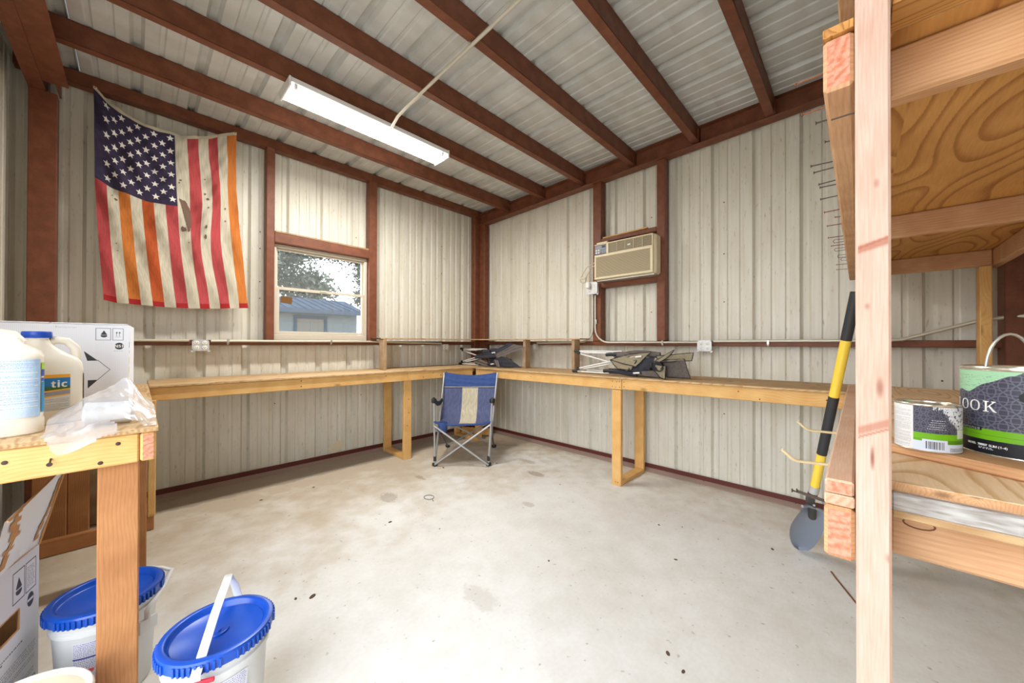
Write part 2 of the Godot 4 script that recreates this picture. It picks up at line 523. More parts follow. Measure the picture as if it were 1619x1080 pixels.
# ---------------------------------------------------------------- the place
func _ready() -> void:
	var cam := Camera3D.new()
	cam.name = "camera"
	cam.position = Vector3(3.884, 1.2, 3.382)
	cam.rotation = Vector3(0.00537, 0.76552, 0.00265)
	cam.fov = 86.94
	cam.near = 0.02
	cam.far = 200.0
	add_child(cam)
	cam.current = true
	var env := Environment.new()
	var sk := ProceduralSkyMaterial.new()
	sk.sky_top_color = c8(214, 224, 236)
	sk.sky_horizon_color = c8(246, 247, 248)
	sk.ground_bottom_color = c8(150, 146, 138)
	sk.ground_horizon_color = c8(190, 188, 182)
	sk.sun_angle_max = 1.0
	var sky := Sky.new()
	sky.sky_material = sk
	env.background_mode = Environment.BG_SKY
	env.sky = sky
	env.background_energy_multiplier = SKY
	env.ambient_light_source = Environment.AMBIENT_SOURCE_SKY
	env.tonemap_mode = Environment.TONE_MAPPER_LINEAR
	env.tonemap_exposure = EXPO
	env.sdfgi_enabled = true
	env.ssao_enabled = true
	env.ssil_enabled = true
	var we := WorldEnvironment.new()
	we.name = "world_environment"
	we.environment = env
	add_child(we)
	rng.seed = 11
	materials()
	build_shell()
	build_steel()
	build_window()
	build_outside()
	build_lamp()
	build_conduit()
	build_benches()
	build_hutch()
	build_shelf_unit()
	build_air_conditioner()
	build_flag()
	build_camp_chair()
	build_folded_chairs()
	build_bench_goods()
	build_floor_goods()
	build_paint_cans()
	build_shovel()
	build_litter()

const RIB := [[0.0, 0.0], [0.016, 0.03], [0.049, 0.03], [0.065, 0.0], [0.120, 0.0], [0.128, 0.006], [0.146, 0.006], [0.154, 0.0], [0.208, 0.0], [0.216, 0.006], [0.234, 0.006], [0.242, 0.0]]

func rib_depth(s: float, per: float, ph: float) -> float:
	var q := fposmod(s - ph, per)
	for i in RIB.size():
		var a: Array = RIB[i]
		var b: Array = RIB[i + 1] if i + 1 < RIB.size() else [per, 0.0]
		if q >= a[0] and q <= b[0]:
			return lerpf(a[1], b[1], (q - a[0]) / maxf(1e-6, b[0] - a[0]))
	return 0.0

# ribbed sheets between s0 and s1; at(s, t, depth) places them; hole = [s0, s1, t0, t1]
func sheets(parent: Node, called: String, at: Callable, s0: float, s1: float, t0: float, t1: float, per: float, ph: float, m: String, holes := [], inside := Vector3.ZERO) -> void:
	var a := ph + floorf((s0 - ph) / (per * 3.0)) * per * 3.0
	var idx := 0
	while a < s1 - 0.001:
		var lo := maxf(a + 0.0022, s0)
		var hi := minf(a + per * 3.0 - 0.0022, s1)
		var ks := [lo, hi]
		for k in 4:
			for r in RIB:
				var q: float = a + k * per + r[0]
				if q > lo + 0.0005 and q < hi - 0.0005: ks.append(q)
		for h in holes:
			for e in [h[0], h[1]]:
				if e > lo and e < hi: ks.append(e)
		ks.sort()
		var g := G.new()
		var lift := 0.0012 * (idx % 2)
		var nk := ks.size()
		if hi < s1 - 0.001:
			ks.append(hi + 0.005)
			ks.append(hi + 0.0135)
		for i in ks.size() - 1:
			var p0: float = ks[i]
			var p1: float = ks[i + 1]
			var lap := 0.006 if i >= nk else 0.0
			var lap1 := 0.006 if i >= nk - 1 else 0.0
			var rs := [[t0, t1]]
			for h in holes:
				if p0 >= h[0] - 1e-4 and p1 <= h[1] + 1e-4: rs = [[t0, h[2]], [h[3], t1]]
			var d0 := rib_depth(p0, per, ph) + lift + lap
			var d1 := rib_depth(p1, per, ph) + lift + lap1
			for r in rs:
				var ua := Vector2(p0 * 0.7 + idx * 0.37, r[0] / 3.1)
				var ub := Vector2(p1 * 0.7 + idx * 0.37, r[0] / 3.1)
				var uc := Vector2(p1 * 0.7 + idx * 0.37, r[1] / 3.1)
				var ud := Vector2(p0 * 0.7 + idx * 0.37, r[1] / 3.1)
				var A: Vector3 = at.call(p0, r[0], d0)
				var B: Vector3 = at.call(p1, r[0], d1)
				var C: Vector3 = at.call(p1, r[1], d1)
				var D: Vector3 = at.call(p0, r[1], d0)
				if (C - A).cross(D - B).dot(inside - A) > 0.0: g.quad(A, B, C, D, ua, ub, uc, ud)
				else: g.quad(A, D, C, B, ua, ud, uc, ub)
		if not g.p.is_empty(): put(parent, called, [[g, M[m]]])
		a += per * 3.0
		idx += 1

func screw_row(parent: Node, pts: Array, nrm: Vector3) -> void:
	for q in pts:
		lt(parent, "screw", q, [[0.0055, 0.0], [0.0055, 0.0015], [0.0035, 0.002], [0.0035, 0.005], [0.0, 0.0055]], "nail", 6, Basis(Quaternion(Vector3.UP, nrm)))

const MID := Vector3(2.3, 1.4, 2.0)

func build_shell() -> void:
	var fl := thing("floor", "concrete slab floor with tan dust, scuffs and dark stains", "floor", Vector3.ZERO, "", "structure")
	var g := G.new()
	var gs := G.new()
	var a := Vector3(-0.3, 0, -0.3)
	var b := Vector3(4.9, 0, -0.3)
	var c := Vector3(4.9, 0, 4.3)
	var d := Vector3(-0.3, 0, 4.3)
	g.quad(a, d, c, b, Vector2(0, 0), Vector2(0, 1), Vector2(1, 1), Vector2(1, 0))
	var dn := Vector3(0, -0.12, 0)
	gs.quad_o(Vector3(2, -0.06, 2), a, b, b + dn, a + dn)
	gs.quad_o(Vector3(2, -0.06, 2), b, c, c + dn, b + dn)
	gs.quad_o(Vector3(2, -0.06, 2), c, d, d + dn, c + dn)
	gs.quad_o(Vector3(2, -0.06, 2), d, a, a + dn, d + dn)
	gs.quad(a + dn, b + dn, c + dn, d + dn)
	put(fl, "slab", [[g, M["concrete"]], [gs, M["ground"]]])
	var wl := thing("wall_left", "left wall of cream ribbed steel sheets with the window in it", "wall", Vector3.ZERO, "", "structure")
	sheets(wl, "panel", func(s: float, t: float, dd: float) -> Vector3: return Vector3(-dd, t, s), -0.06, 4.02, 0.01, 3.06, 0.2985, 0.0025, "panel", [[1.64, 2.55, 1.235, 2.12]], MID)
	screw_row(wl, [Vector3(0.001, 1.62, 0.66), Vector3(0.001, 2.1, 0.66), Vector3(0.001, 2.45, 0.66), Vector3(0.001, 2.33, 1.76), Vector3(0.001, 0.64, 1.70), Vector3(0.001, 0.64, 2.5), Vector3(0.001, 2.2, 2.62), Vector3(0.001, 2.05, 2.62), Vector3(0.001, 1.75, 2.62), Vector3(0.001, 1.6, 2.62)], Vector3(1, 0, 0))
	var wr := thing("wall_right", "right wall of cream ribbed steel sheets carrying the air conditioner", "wall", Vector3.ZERO, "", "structure")
	sheets(wr, "panel", func(s: float, t: float, dd: float) -> Vector3: return Vector3(s, t, -dd), -0.06, 4.68, 0.01, 3.06, 0.2975, 0.0055, "panel", [], MID)
	screw_row(wr, [Vector3(0.93, 1.52, 0.001), Vector3(0.93, 1.85, 0.001), Vector3(0.93, 2.2, 0.001), Vector3(2.47, 1.5, 0.001), Vector3(2.47, 2.4, 0.001), Vector3(1.75, 0.63, 0.001), Vector3(0.94, 0.66, 0.001), Vector3(3.08, 1.55, 0.001), Vector3(3.08, 1.95, 0.001), Vector3(3.08, 2.38, 0.001), Vector3(3.08, 0.62, 0.001), Vector3(4.25, 1.72, 0.001), Vector3(4.25, 0.98, 0.001)], Vector3(0, 0, 1))
	var wf := thing("wall_front", "front wall of ribbed steel sheets beside the doorway", "wall", Vector3.ZERO, "", "structure")
	var fat := func(s: float, t: float, dd: float) -> Vector3: return Vector3(s, t, 3.95 + dd)
	sheets(wf, "panel", fat, -0.06, 2.45, 0.01, 3.06, 0.2975, 0.02, "panel", [], MID)
	sheets(wf, "panel", fat, 2.45, 4.05, 2.55, 3.06, 0.2975, 0.02, "panel", [], MID)
	sheets(wf, "panel", fat, 4.05, 4.68, 0.01, 3.06, 0.2975, 0.02, "panel", [], MID)
	var we := thing("wall_east", "side wall of ribbed steel sheets behind the wooden shelf unit", "wall", Vector3.ZERO, "", "structure")
	sheets(we, "panel", func(s: float, t: float, dd: float) -> Vector3: return Vector3(4.62 + dd, t, s), -0.06, 4.02, 0.01, 3.06, 0.2985, 0.05, "panel", [], MID)
	var ce := thing("ceiling", "roof of pale ribbed steel sheets seen from below", "ceiling", Vector3.ZERO, "", "structure")
	sheets(ce, "roof_sheet", func(s: float, t: float, dd: float) -> Vector3: return Vector3(t, 3.031 + dd, s), -0.06, 4.02, -0.06, 4.7, 0.3, 0.06, "roof", [], MID)
	var bl := thing("baseboard_left", "dark maroon steel base angle along the foot of the left wall", "baseboard", Vector3.ZERO, "", "structure")
	bx(bl, "upright_leg", Vector3(0.012, 0.03, 0.06), Vector3(0.020, 0.072, 3.93), "steel_dark", 0.001)
	var gl := G.new()
	gl.quad(Vector3(0.021, 0.032, 3.93), Vector3(0.056, 0.004, 3.93), Vector3(0.056, 0.004, 0.06), Vector3(0.021, 0.032, 0.06))
	gl.quad(Vector3(0.056, 0.004, 3.93), Vector3(0.058, 0.0, 3.93), Vector3(0.058, 0.0, 0.06), Vector3(0.056, 0.004, 0.06))
	put(bl, "flashing", [[gl, M["flashing"]]])
	var br := thing("baseboard_right", "dark maroon steel base angle along the foot of the right wall", "baseboard", Vector3.ZERO, "", "structure")
	bx(br, "upright_leg", Vector3(0.062, 0.03, 0.012), Vector3(4.6, 0.068, 0.020), "steel_dark", 0.001)
	var gr := G.new()
	gr.quad(Vector3(0.062, 0.032, 0.021), Vector3(0.062, 0.006, 0.060), Vector3(4.6, 0.006, 0.060), Vector3(4.6, 0.032, 0.021))
	gr.quad(Vector3(0.062, 0.006, 0.060), Vector3(0.062, 0.0, 0.062), Vector3(4.6, 0.0, 0.062), Vector3(4.6, 0.006, 0.060))
	put(br, "flashing", [[gr, M["flashing"]]])
	var bolts := []
	for i in 14: bolts.append(Vector3(0.45 + i * 0.31, 0.03, 0.021))
	screw_row(br, bolts, Vector3(0, 0, 1))

# cold-formed channel: web of height h in the plane through A and B, flanges of width w towards side
func chan(g: G, A: Vector3, B: Vector3, h: float, w: float, side: Vector3, lip := 0.016) -> void:
	var d := (B - A) * 0.5
	var up := side.cross(d.normalized()).normalized()
	if up.y < -0.1 or (absf(up.y) < 0.1 and up.x + up.z < 0.0): up = -up
	var t := 0.003
	var m := (A + B) * 0.5
	cbox(g, m + side * t * 0.5, side * t * 0.5, d, up * h * 0.5, 0.001)
	for s in [-1.0, 1.0]:
		cbox(g, m + side * w * 0.5 + up * s * (h * 0.5 - t * 0.5), side * w * 0.5, d, up * t * 0.5, 0.001)
		if lip > 0.0: cbox(g, m + side * (w - t * 0.5) + up * s * (h * 0.5 - lip * 0.5), side * t * 0.5, d, up * lip * 0.5, 0.001)

func build_steel() -> void:
	var where := ["nearest the left wall", "that carries the lamp", "third from the left wall", "crossed by the conduit clamp", "second from the shelf side", "farthest right before the shelf unit"]
	var xs := [0.612, 1.19, 1.735, 2.30, 2.865, 3.385]
	for i in 6:
		var t := thing("roof_purlin", "red-brown steel roof purlin, %s" % where[i], "beam", Vector3(xs[i], 2.9, 2.0), "roof purlins", "structure")
		var g := G.new()
		chan(g, Vector3(xs[i] + 0.056, 2.965, 0.03), Vector3(xs[i] + 0.056, 2.965, 3.93), 0.128, 0.056, Vector3(-1, 0, 0))
		put(t, "channel", [[g, M["steel"]]])
		bx(t, "clip", Vector3(xs[i] + 0.058, 2.90, 0.134), Vector3(xs[i] + 0.064, 3.0, 0.16), "steel", 0.001)
	var ev := thing("eave_strut", "dark red-brown eave beam along the top of the left wall", "beam", Vector3(0.05, 2.94, 2), "", "structure")
	var ge := G.new()
	chan(ge, Vector3(0.092, 2.988, 0.02), Vector3(0.092, 2.988, 3.93), 0.086, 0.075, Vector3(-1, 0, 0))
	put(ev, "channel", [[ge, M["steel"]]])
	var rk := thing("rake_beam", "red-brown flanged beam sloping along the top of the right wall", "beam", Vector3(2.3, 2.85, 0.06), "", "structure")
	var gr := G.new()
	var A := Vector3(0.02, 2.826, 0.08)
	var B := Vector3(4.6, 2.912, 0.08)
	var up := Vector3(0, 1, 0)
	var hd := (B - A) * 0.5
	cbox(gr, (A + B) * 0.5 + Vector3(0, 0.003, 0), hd, up * 0.003, Vector3(0, 0, 0.052), 0.001)
	cbox(gr, (A + B) * 0.5 + Vector3(0, 0.09, -0.01), hd, up * 0.09, Vector3(0, 0, 0.003), 0.001)
	cbox(gr, (A + B) * 0.5 + Vector3(0, 0.150, 0), hd, up * 0.003, Vector3(0, 0, 0.045), 0.001)
	put(rk, "flanged_beam", [[gr, M["steel"]]])
	var cc := thing("corner_post", "red-brown steel corner post between the two walls", "post", Vector3(0.1, 0, 0.1), "", "structure")
	var gc := G.new()
	abox(gc, Vector3(0.022, 0.0, 0.022), Vector3(0.105, 2.94, 0.185), 0.006)
	abox(gc, Vector3(0.106, 0.0, 0.022), Vector3(0.208, 2.83, 0.105), 0.006)
	put(cc, "angle", [[gc, M["steel"]]])
	var fc := thing("frame_column", "red-brown steel frame column at the flag's left side", "post", Vector3(0.06, 0, 3.8), "", "structure")
	bx(fc, "column", Vector3(0.022, 0.0, 3.752), Vector3(0.112, 2.82, 3.868), "steel", 0.004)
	bx(fc, "base_plate", Vector3(0.006, 0.0, 3.735), Vector3(0.15, 0.012, 3.885), "steel_dark", 0.002)
	var rf := thing("frame_rafter", "dark red-brown flanged rafter above the frame column", "beam", Vector3(2.3, 2.83, 3.75), "", "structure")
	var gf := G.new()
	abox(gf, Vector3(0.235, 2.826, 3.695), Vector3(4.6, 2.833, 3.80), 0.001)
	abox(gf, Vector3(0.03, 2.833, 3.742), Vector3(4.6, 3.0, 3.75), 0.001)
	abox(gf, Vector3(0.02, 2.82, 3.80), Vector3(4.6, 3.0, 3.87), 0.003)
	put(rf, "flanged_beam", [[gf, M["steel"]]])
	for q in [["wall_girt", "red-brown girt along the left wall under the window", Vector3(0.106, 1.2, 0.19), Vector3(0.106, 1.2, 3.75), Vector3(-1, 0, 0)], ["wall_girt", "red-brown girt along the right wall above the bench", Vector3(0.21, 1.204, 0.106), Vector3(4.46, 1.204, 0.106), Vector3(0, 0, -1)]]:
		var t := thing(q[0], q[1], "beam", (q[2] + q[3]) * 0.5, "", "structure")
		var g := G.new()
		chan(g, q[2], q[3], 0.043, 0.09, q[4], 0.0)
		put(t, "channel", [[g, M["steel"]]])
	var jl := [["window_stud", "red-brown steel stud on the flag side of the window", Vector3(0.02, 1.222, 2.531), Vector3(0.11, 2.944, 2.595)], ["window_stud", "red-brown steel stud on the corner side of the window", Vector3(0.02, 1.222, 1.577), Vector3(0.11, 2.944, 1.662)], ["conditioner_stud", "narrow red-brown steel stud left of the air conditioner", Vector3(1.898, 1.226, 0.02), Vector3(1.994, 2.86, 0.11)], ["conditioner_stud", "red-brown steel stud right of the air conditioner", Vector3(2.562, 1.226, 0.02), Vector3(2.637, 2.872, 0.11)], ["window_header", "red-brown steel header over the window", Vector3(0.02, 2.108, 1.662), Vector3(0.11, 2.196, 2.531)], ["conditioner_header", "red-brown steel header over the air conditioner", Vector3(1.994, 2.228, 0.02), Vector3(2.562, 2.27, 0.11)], ["conditioner_sill", "red-brown steel rail under the air conditioner", Vector3(1.994, 1.770, 0.02), Vector3(2.562, 1.822, 0.11)], ["corner_column", "dark steel column in the far right corner behind the shelf unit", Vector3(4.45, 0.0, 0.02), Vector3(4.56, 2.88, 0.16)]]
	for q in jl:
		var lo: Vector3 = q[2]
		var hi: Vector3 = q[3]
		var t := thing(q[0], q[1], "post" if hi.y - lo.y > 0.5 else "beam", Vector3((lo.x + hi.x) / 2, lo.y, (lo.z + hi.z) / 2), "", "structure")
		bx(t, "tube", lo, hi, "steel", 0.004)
	var ws := thing("wood_strip", "thin raw wood strip lying on the window header", "strip", Vector3(0.08, 2.197, 2.1))
	board(ws, "strip", Vector3(0.085, 2.203, 1.668), Vector3(0.085, 2.206, 2.525), 0.04, 0.014, Vector3(1, 0, 0), "old", 0.001)
	var wy := thing("wood_strip", "thin yellow wood strip lying on the air conditioner header", "strip", Vector3(2.2, 2.271, 0.09))
	board(wy, "strip", Vector3(2.01, 2.276, 0.09), Vector3(2.47, 2.282, 0.09), 0.03, 0.012, Vector3(0, 0, 1), "pine", 0.001)

func build_window() -> void:
	var w := thing("window_1", "single-hung vinyl window in the left wall", "window", Vector3(0.0, 1.225, 2.1), "", "structure")
	var z0 := 1.664
	var z1 := 2.529
	var y0 := 1.226
	var y1 := 2.106
	var fr := 0.026
	for q in [[Vector3(-0.02, y0, z0), Vector3(0.055, y0 + 0.055, z1)], [Vector3(-0.02, y1 - fr, z0), Vector3(0.055, y1, z1)], [Vector3(-0.02, y0 + 0.055, z0), Vector3(0.055, y1 - fr, z0 + fr)], [Vector3(-0.02, y0 + 0.055, z1 - fr), Vector3(0.055, y1 - fr, z1)]]:
		bx(w, "frame", q[0], q[1], "vinyl", 0.003)
	# upper sash is outside, lower sash inside
	for sash in [["upper_sash", -0.012, 0.012, 1.70, y1 - fr - 0.002, 0.016], ["lower_sash", 0.018, 0.045, y0 + 0.056, 1.716, 0.024]]:
		var zz0 := z0 + fr + 0.001
		var zz1 := z1 - fr - 0.001
		var s: float = sash[5]
		var g := G.new()
		abox(g, Vector3(sash[1], sash[3], zz0), Vector3(sash[2], sash[3] + s, zz1), 0.002)
		abox(g, Vector3(sash[1], sash[4] - s, zz0), Vector3(sash[2], sash[4], zz1), 0.002)
		abox(g, Vector3(sash[1], sash[3] + s, zz0), Vector3(sash[2], sash[4] - s, zz0 + s), 0.002)
		abox(g, Vector3(sash[1], sash[3] + s, zz1 - s), Vector3(sash[2], sash[4] - s, zz1), 0.002)
		var o := put(w, sash[0], [[g, M["vinyl"]]])
		bx(o, "pane", Vector3((sash[1] + sash[2]) / 2 - 0.002, sash[3] + s, zz0 + s), Vector3((sash[1] + sash[2]) / 2 + 0.002, sash[4] - s, zz1 - s), "glass", 0.0)
	bx(w, "latch", Vector3(0.046, 1.70, 2.07), Vector3(0.058, 1.716, 2.13), "vinyl", 0.002)
	var st := thing("window_sticker", "small brown paper sticker on the lower window pane", "sticker", Vector3(0.036, 1.6, 2.4))
	var gs := G.new()
	cbox(gs, Vector3(0.0345, 1.600, 2.418), Vector3(0.0004, 0, 0), Vector3(0, 0.031, -0.003), Vector3(0, 0.004, 0.047), 0.0)
	put(st, "paper", [[gs, M["sticker"]]])

func build_outside() -> void:
	var gd := thing("ground", "pale ground outside the workshop", "ground", Vector3(0, -0.13, 0), "", "structure")
	var g := G.new()
	g.quad(Vector3(-60, -0.13, -60), Vector3(-60, -0.13, 60), Vector3(60, -0.13, 60), Vector3(60, -0.13, -60))
	put(gd, "soil", [[g, M["ground"]]])
	# the neighbouring shed
	var h := thing("shed", "pale grey shed with a blue-grey metal roof outside the window", "shed", Vector3(-9, -0.13, 2))
	var X := -7.0
	var ze := -1.2
	var zf := 6.0
	bx(h, "wall", Vector3(X - 3.6, -0.13, ze), Vector3(X, 2.16, zf), "house_wall", 0.0)
	var gr := G.new()
	var ov := 0.28
	var ey := 2.12
	var ry := 2.62
	var A := Vector3(X + ov, ey, ze - 0.12)
	var B := Vector3(X + ov, ey, zf + ov)
	var C := Vector3(X - 1.8, ry, zf + ov)
	var D := Vector3(X - 1.8, ry, ze - 0.35)
	var E := Vector3(X - 3.9, ey, ze - 0.12)
	var F := Vector3(X - 3.9, ey, zf + ov)
	gr.quad(A, D, C, B)
	gr.tri(A, E, D)
	gr.quad(E, F, C, D)
	gr.quad(A, B, F, E)
	put(h, "roof", [[gr, M["house_roof"]]])
	var gs := G.new()
	for k in 30:
		var z := ze + 0.1 + k * 0.23
		if z > zf: break
		cbox(gs, Vector3(X - 0.75, (ey + ry) / 2 + 0.012, z), Vector3(1.05, -(ry - ey) / 2, 0), Vector3(0, 0.012, 0), Vector3(0, 0, 0.014), 0.0)
	put(h, "roof_seam", [[gs, M["house_roof"]]]).set_meta("kind", "stuff")
	var gv := G.new()
	abox(gv, Vector3(X + ov - 0.02, ey - 0.12, ze - 0.12), Vector3(X + ov, ey - 0.002, zf + ov), 0.0)
	put(h, "fascia", [[gv, M["house_roof"]]])
	var wz0 := -0.27
	var wz1 := 0.41
	var wf := G.new()
	abox(wf, Vector3(X, 1.86, wz0 - 0.08), Vector3(X + 0.03, 1.95, wz1 + 0.08), 0.002)
	abox(wf, Vector3(X, 0.82, wz0 - 0.08), Vector3(X + 0.03, 0.91, wz1 + 0.08), 0.002)
	abox(wf, Vector3(X, 0.91, wz0 - 0.08), Vector3(X + 0.03, 1.86, wz0), 0.002)
	abox(wf, Vector3(X, 0.91, wz1), Vector3(X + 0.03, 1.86, wz1 + 0.08), 0.002)
	var wo := put(h, "window", [[wf, M["house_trim"]]])
	bx(wo, "blind", Vector3(X, 0.91, wz0), Vector3(X + 0.012, 1.86, wz1), "blind", 0.0)
	var gm := G.new()
	abox(gm, Vector3(X + 0.012, 0.91, 0.055), Vector3(X + 0.022, 1.86, 0.085), 0.0)
	for y in [1.22, 1.44, 1.65]: abox(gm, Vector3(X + 0.012, y, wz0), Vector3(X + 0.02, y + 0.02, wz1), 0.0)
	put(wo, "muntin", [[gm, M["house_wall"]]])
	# trees behind the shed
	oak("oak_tree", "big leafy oak whose crown fills the upper window pane", Vector3(-13, -0.13, 1.5), [[Vector3(-12.4, 4.5, -0.2), Vector3(1.6, 1.6, 1.5), 8000], [Vector3(-12.0, 3.4, -1.4), Vector3(1.2, 0.75, 0.9), 4200], [Vector3(-12.0, 5.35, -2.4), Vector3(1.5, 0.65, 2.0), 6500]], 7)
	oak("oak_tree", "second oak with hanging sprays at the right edge of the window", Vector3(-12, -0.13, -6.0), [[Vector3(-12.0, 4.5, -4.05), Vector3(1.2, 1.4, 0.6), 6500], [Vector3(-11.8, 3.2, -3.5), Vector3(0.5, 0.5, 0.3), 600]], 9)

func oak(called: String, label: String, at: Vector3, blobs: Array, sd: int) -> void:
	var t := thing(called, label, "tree", at, "trees outside the window")
	var r := RandomNumberGenerator.new()
	r.seed = sd
	var g := G.new()
	tube(g, [at, at + Vector3(0.1, 1.6, -0.1), at + Vector3(0.05, 2.9, 0.1)], 0.28, 10, 1.0, 0.18)
	for b in blobs:
		var s: Vector3 = at + Vector3(0.05, 2.4, 0.1)
		var c: Vector3 = b[0]
		tube(g, [s, s.lerp(c, 0.5) + Vector3(0, 0.3, 0), c], 0.13, 7, 1.0, 0.04)
		for k in 9:
			var e: Vector3 = c + Vector3(r.randf_range(-0.9, 0.9) * b[1].x, r.randf_range(-0.8, 0.9) * b[1].y, r.randf_range(-0.9, 0.9) * b[1].z)
			tube(g, [c, c.lerp(e, 0.5) + Vector3(0, 0.12, 0), e], 0.035, 5, 1.0, 0.01)
	put(t, "trunk", [[g, M["bark"]]])
	var lm := G.new()
	var w := 0.034
	lm.quad(Vector3(0, 0, 0), Vector3(w, 0.008, 0.06), Vector3(0, 0, 0.13), Vector3(-w, 0.008, 0.06))
	var am := ArrayMesh.new()
	var a := []
	a.resize(Mesh.ARRAY_MAX)
	a[Mesh.ARRAY_VERTEX] = lm.p
	a[Mesh.ARRAY_NORMAL] = lm.n
	a[Mesh.ARRAY_TEX_UV] = lm.u
	am.add_surface_from_arrays(Mesh.PRIMITIVE_TRIANGLES, a)
	am.surface_set_material(0, M["leaf"])
	var xf := []
	for b in blobs:
		# leaves gather in sprays
		var left: int = b[2]
		while left > 0:
			var d := Vector3(r.randfn(0, 0.48), r.randfn(0, 0.48), r.randfn(0, 0.48))
			if d.length() > 1.15: continue
			var cc: Vector3 = b[0] + d * b[1]
			var n := r.randi_range(8, 22)
			left -= n
			for k in n:
				var q := Basis(Quaternion(Vector3(r.randfn(), r.randfn(), r.randfn()).normalized(), r.randf() * TAU)).scaled(Vector3.ONE * r.randf_range(0.8, 1.5))
				xf.append(Transform3D(q, cc - at + Vector3(r.randfn(0, 0.15), r.randfn(0, 0.12), r.randfn(0, 0.15))))
	var mm := MultiMesh.new()
	mm.transform_format = MultiMesh.TRANSFORM_3D
	mm.mesh = am
	mm.instance_count = xf.size()
	for i in xf.size(): mm.set_instance_transform(i, xf[i])
	var mi := MultiMeshInstance3D.new()
	mi.multimesh = mm
	mi.name = "foliage"
	mi.set_meta("kind", "stuff")
	t.add_child(mi)

func build_lamp() -> void:
	var t := thing("ceiling_lamp", "long fluorescent wraparound lamp mounted under the second roof purlin", "lamp", Vector3(1.175, 2.9, 2.11))
	bx(t, "housing", Vector3(1.08, 2.868, 1.49), Vector3(1.285, 2.899, 2.72), "white_enamel", 0.003)
	for z in [1.482, 2.712]:
		bx(t, "end_cap", Vector3(1.07, 2.835, z), Vector3(1.29, 2.9, z + 0.012), "white_enamel", 0.003)
	# diffuser: a shallow tray of white acrylic
	var g := G.new()
	var pr := [[1.085, 2.867], [1.088, 2.846], [1.10, 2.836], [1.19, 2.834], [1.225, 2.836], [1.238, 2.846], [1.242, 2.867]]
	for i in pr.size() - 1:
		var a := Vector3(pr[i][0], pr[i][1], 1.497)
		var b := Vector3(pr[i + 1][0], pr[i + 1][1], 1.497)
		var e := Vector3(0, 0, 1.213)
		g.quad_o(Vector3(1.17, 2.86, 2.1), a, b, b + e, a + e)
	put(t, "diffuser", [[g, M["lamp_glow"]]])
	for z in [1.53, 2.67]:
		bx(t, "lamp_holder", Vector3(1.25, 2.842, z), Vector3(1.272, 2.868, z + 0.02), "white_enamel", 0.002)
	var al := AreaLight3D.new()
	al.name = "lamp_light"
	al.area_size = Vector2(0.14, 1.2)
	al.light_color = Color(1.0, 0.985, 0.955)
	al.light_energy = LAMP_ENERGY
	al.area_range = 9.0
	al.shadow_enabled = true
	al.position = Vector3(1.163, 2.826, 2.10)
	al.rotation = Vector3(-PI / 2, 0, 0)
	add_child(al)

func clamp_at(parent: Node, at: Vector3, n: Vector3) -> void:
	var g := G.new()
	cbox(g, at + n * 0.004, n * 0.008, Vector3(0, 0.018, 0), n.cross(Vector3(0, 0.009, 0)), 0.003)
	lathe(g, at + Vector3(0, -0.022, 0) - n * 0.004, [[0.008, 0], [0.008, 0.006], [0.004, 0.009], [0.0, 0.009]], 8, Basis(Quaternion(Vector3.UP, n)))
	put(parent, "strap_clamp", [[g, M["galv"]]])

func quad_box(called: String, label: String, c: Vector3, right: Vector3, n: Vector3, hw := 0.05, hh := 0.047, rows := 2, cols := 2) -> void:
	var t := thing(called, label, "outlet", c - n * 0.045, "metal outlet boxes")
	var g := G.new()
	cbox(g, c - n * 0.02, right * (hw - 0.004), Vector3(0, hh - 0.004, 0), n * 0.02, 0.004)
	put(t, "box", [[g, M["zinc"]]])
	# cover with clipped corners
	var gc := G.new()
	var k := 0.016
	var pts := []
	for q in [[-hw + k, -hh], [hw - k, -hh], [hw, -hh + k], [hw, hh - k], [hw - k, hh], [-hw + k, hh], [-hw, hh - k], [-hw, -hh + k]]:
		pts.append(c + right * q[0] + Vector3(0, q[1], 0))
	for i in 8:
		var a: Vector3 = pts[i]
		var b: Vector3 = pts[(i + 1) % 8]
		gc.quad_o(c, a, b, b + n * 0.004, a + n * 0.004)
		gc.tri_o(c - n * 0.1, c + n * 0.004, a + n * 0.004, b + n * 0.004)
	put(t, "cover_plate", [[gc, M["zinc"]]])
	for sx in ([-1.0, 1.0] if cols == 2 else [0.0]):
		for sy in [-1.0, 1.0]:
			var q: Vector3 = c + right * (sx * hw * 0.46) + Vector3(0, sy * hh * 0.42, 0) + n * 0.004
			var bs := Basis(right, n, right.cross(n))
			var r := put_lathe_on(t, "receptacle", q, bs, 0.016, 0.004, "outlet")
			var gs := G.new()
			for e in [[-0.006, 0.003, 0.0014, 0.004], [0.006, 0.003, 0.0014, 0.004], [0.0, -0.007, 0.0024, 0.0024]]:
				cbox(gs, q + right * e[0] + Vector3(0, e[1], 0) + n * 0.0042, right * e[2], Vector3(0, e[3], 0), n * 0.0006, 0.0)
			put(r, "slot", [[gs, M["slot"]]])
	for sx in [-1.0, 1.0]:
		put_lathe_on(t, "corner_ear", c + right * (sx * (hw - 0.002)) + Vector3(0, -hh - 0.002, 0) - n * 0.006, Basis(right, n, right.cross(n)), 0.010, 0.004, "zinc")

func put_lathe_on(parent: Node, called: String, o: Vector3, bs: Basis, r: float, h: float, m: String) -> MeshInstance3D:
	var g := G.new()
	lathe(g, o, [[r, 0], [r, h * 0.7], [r * 0.9, h], [0, h]], 16, bs)
	return put(parent, called, [[g, M[m]]])

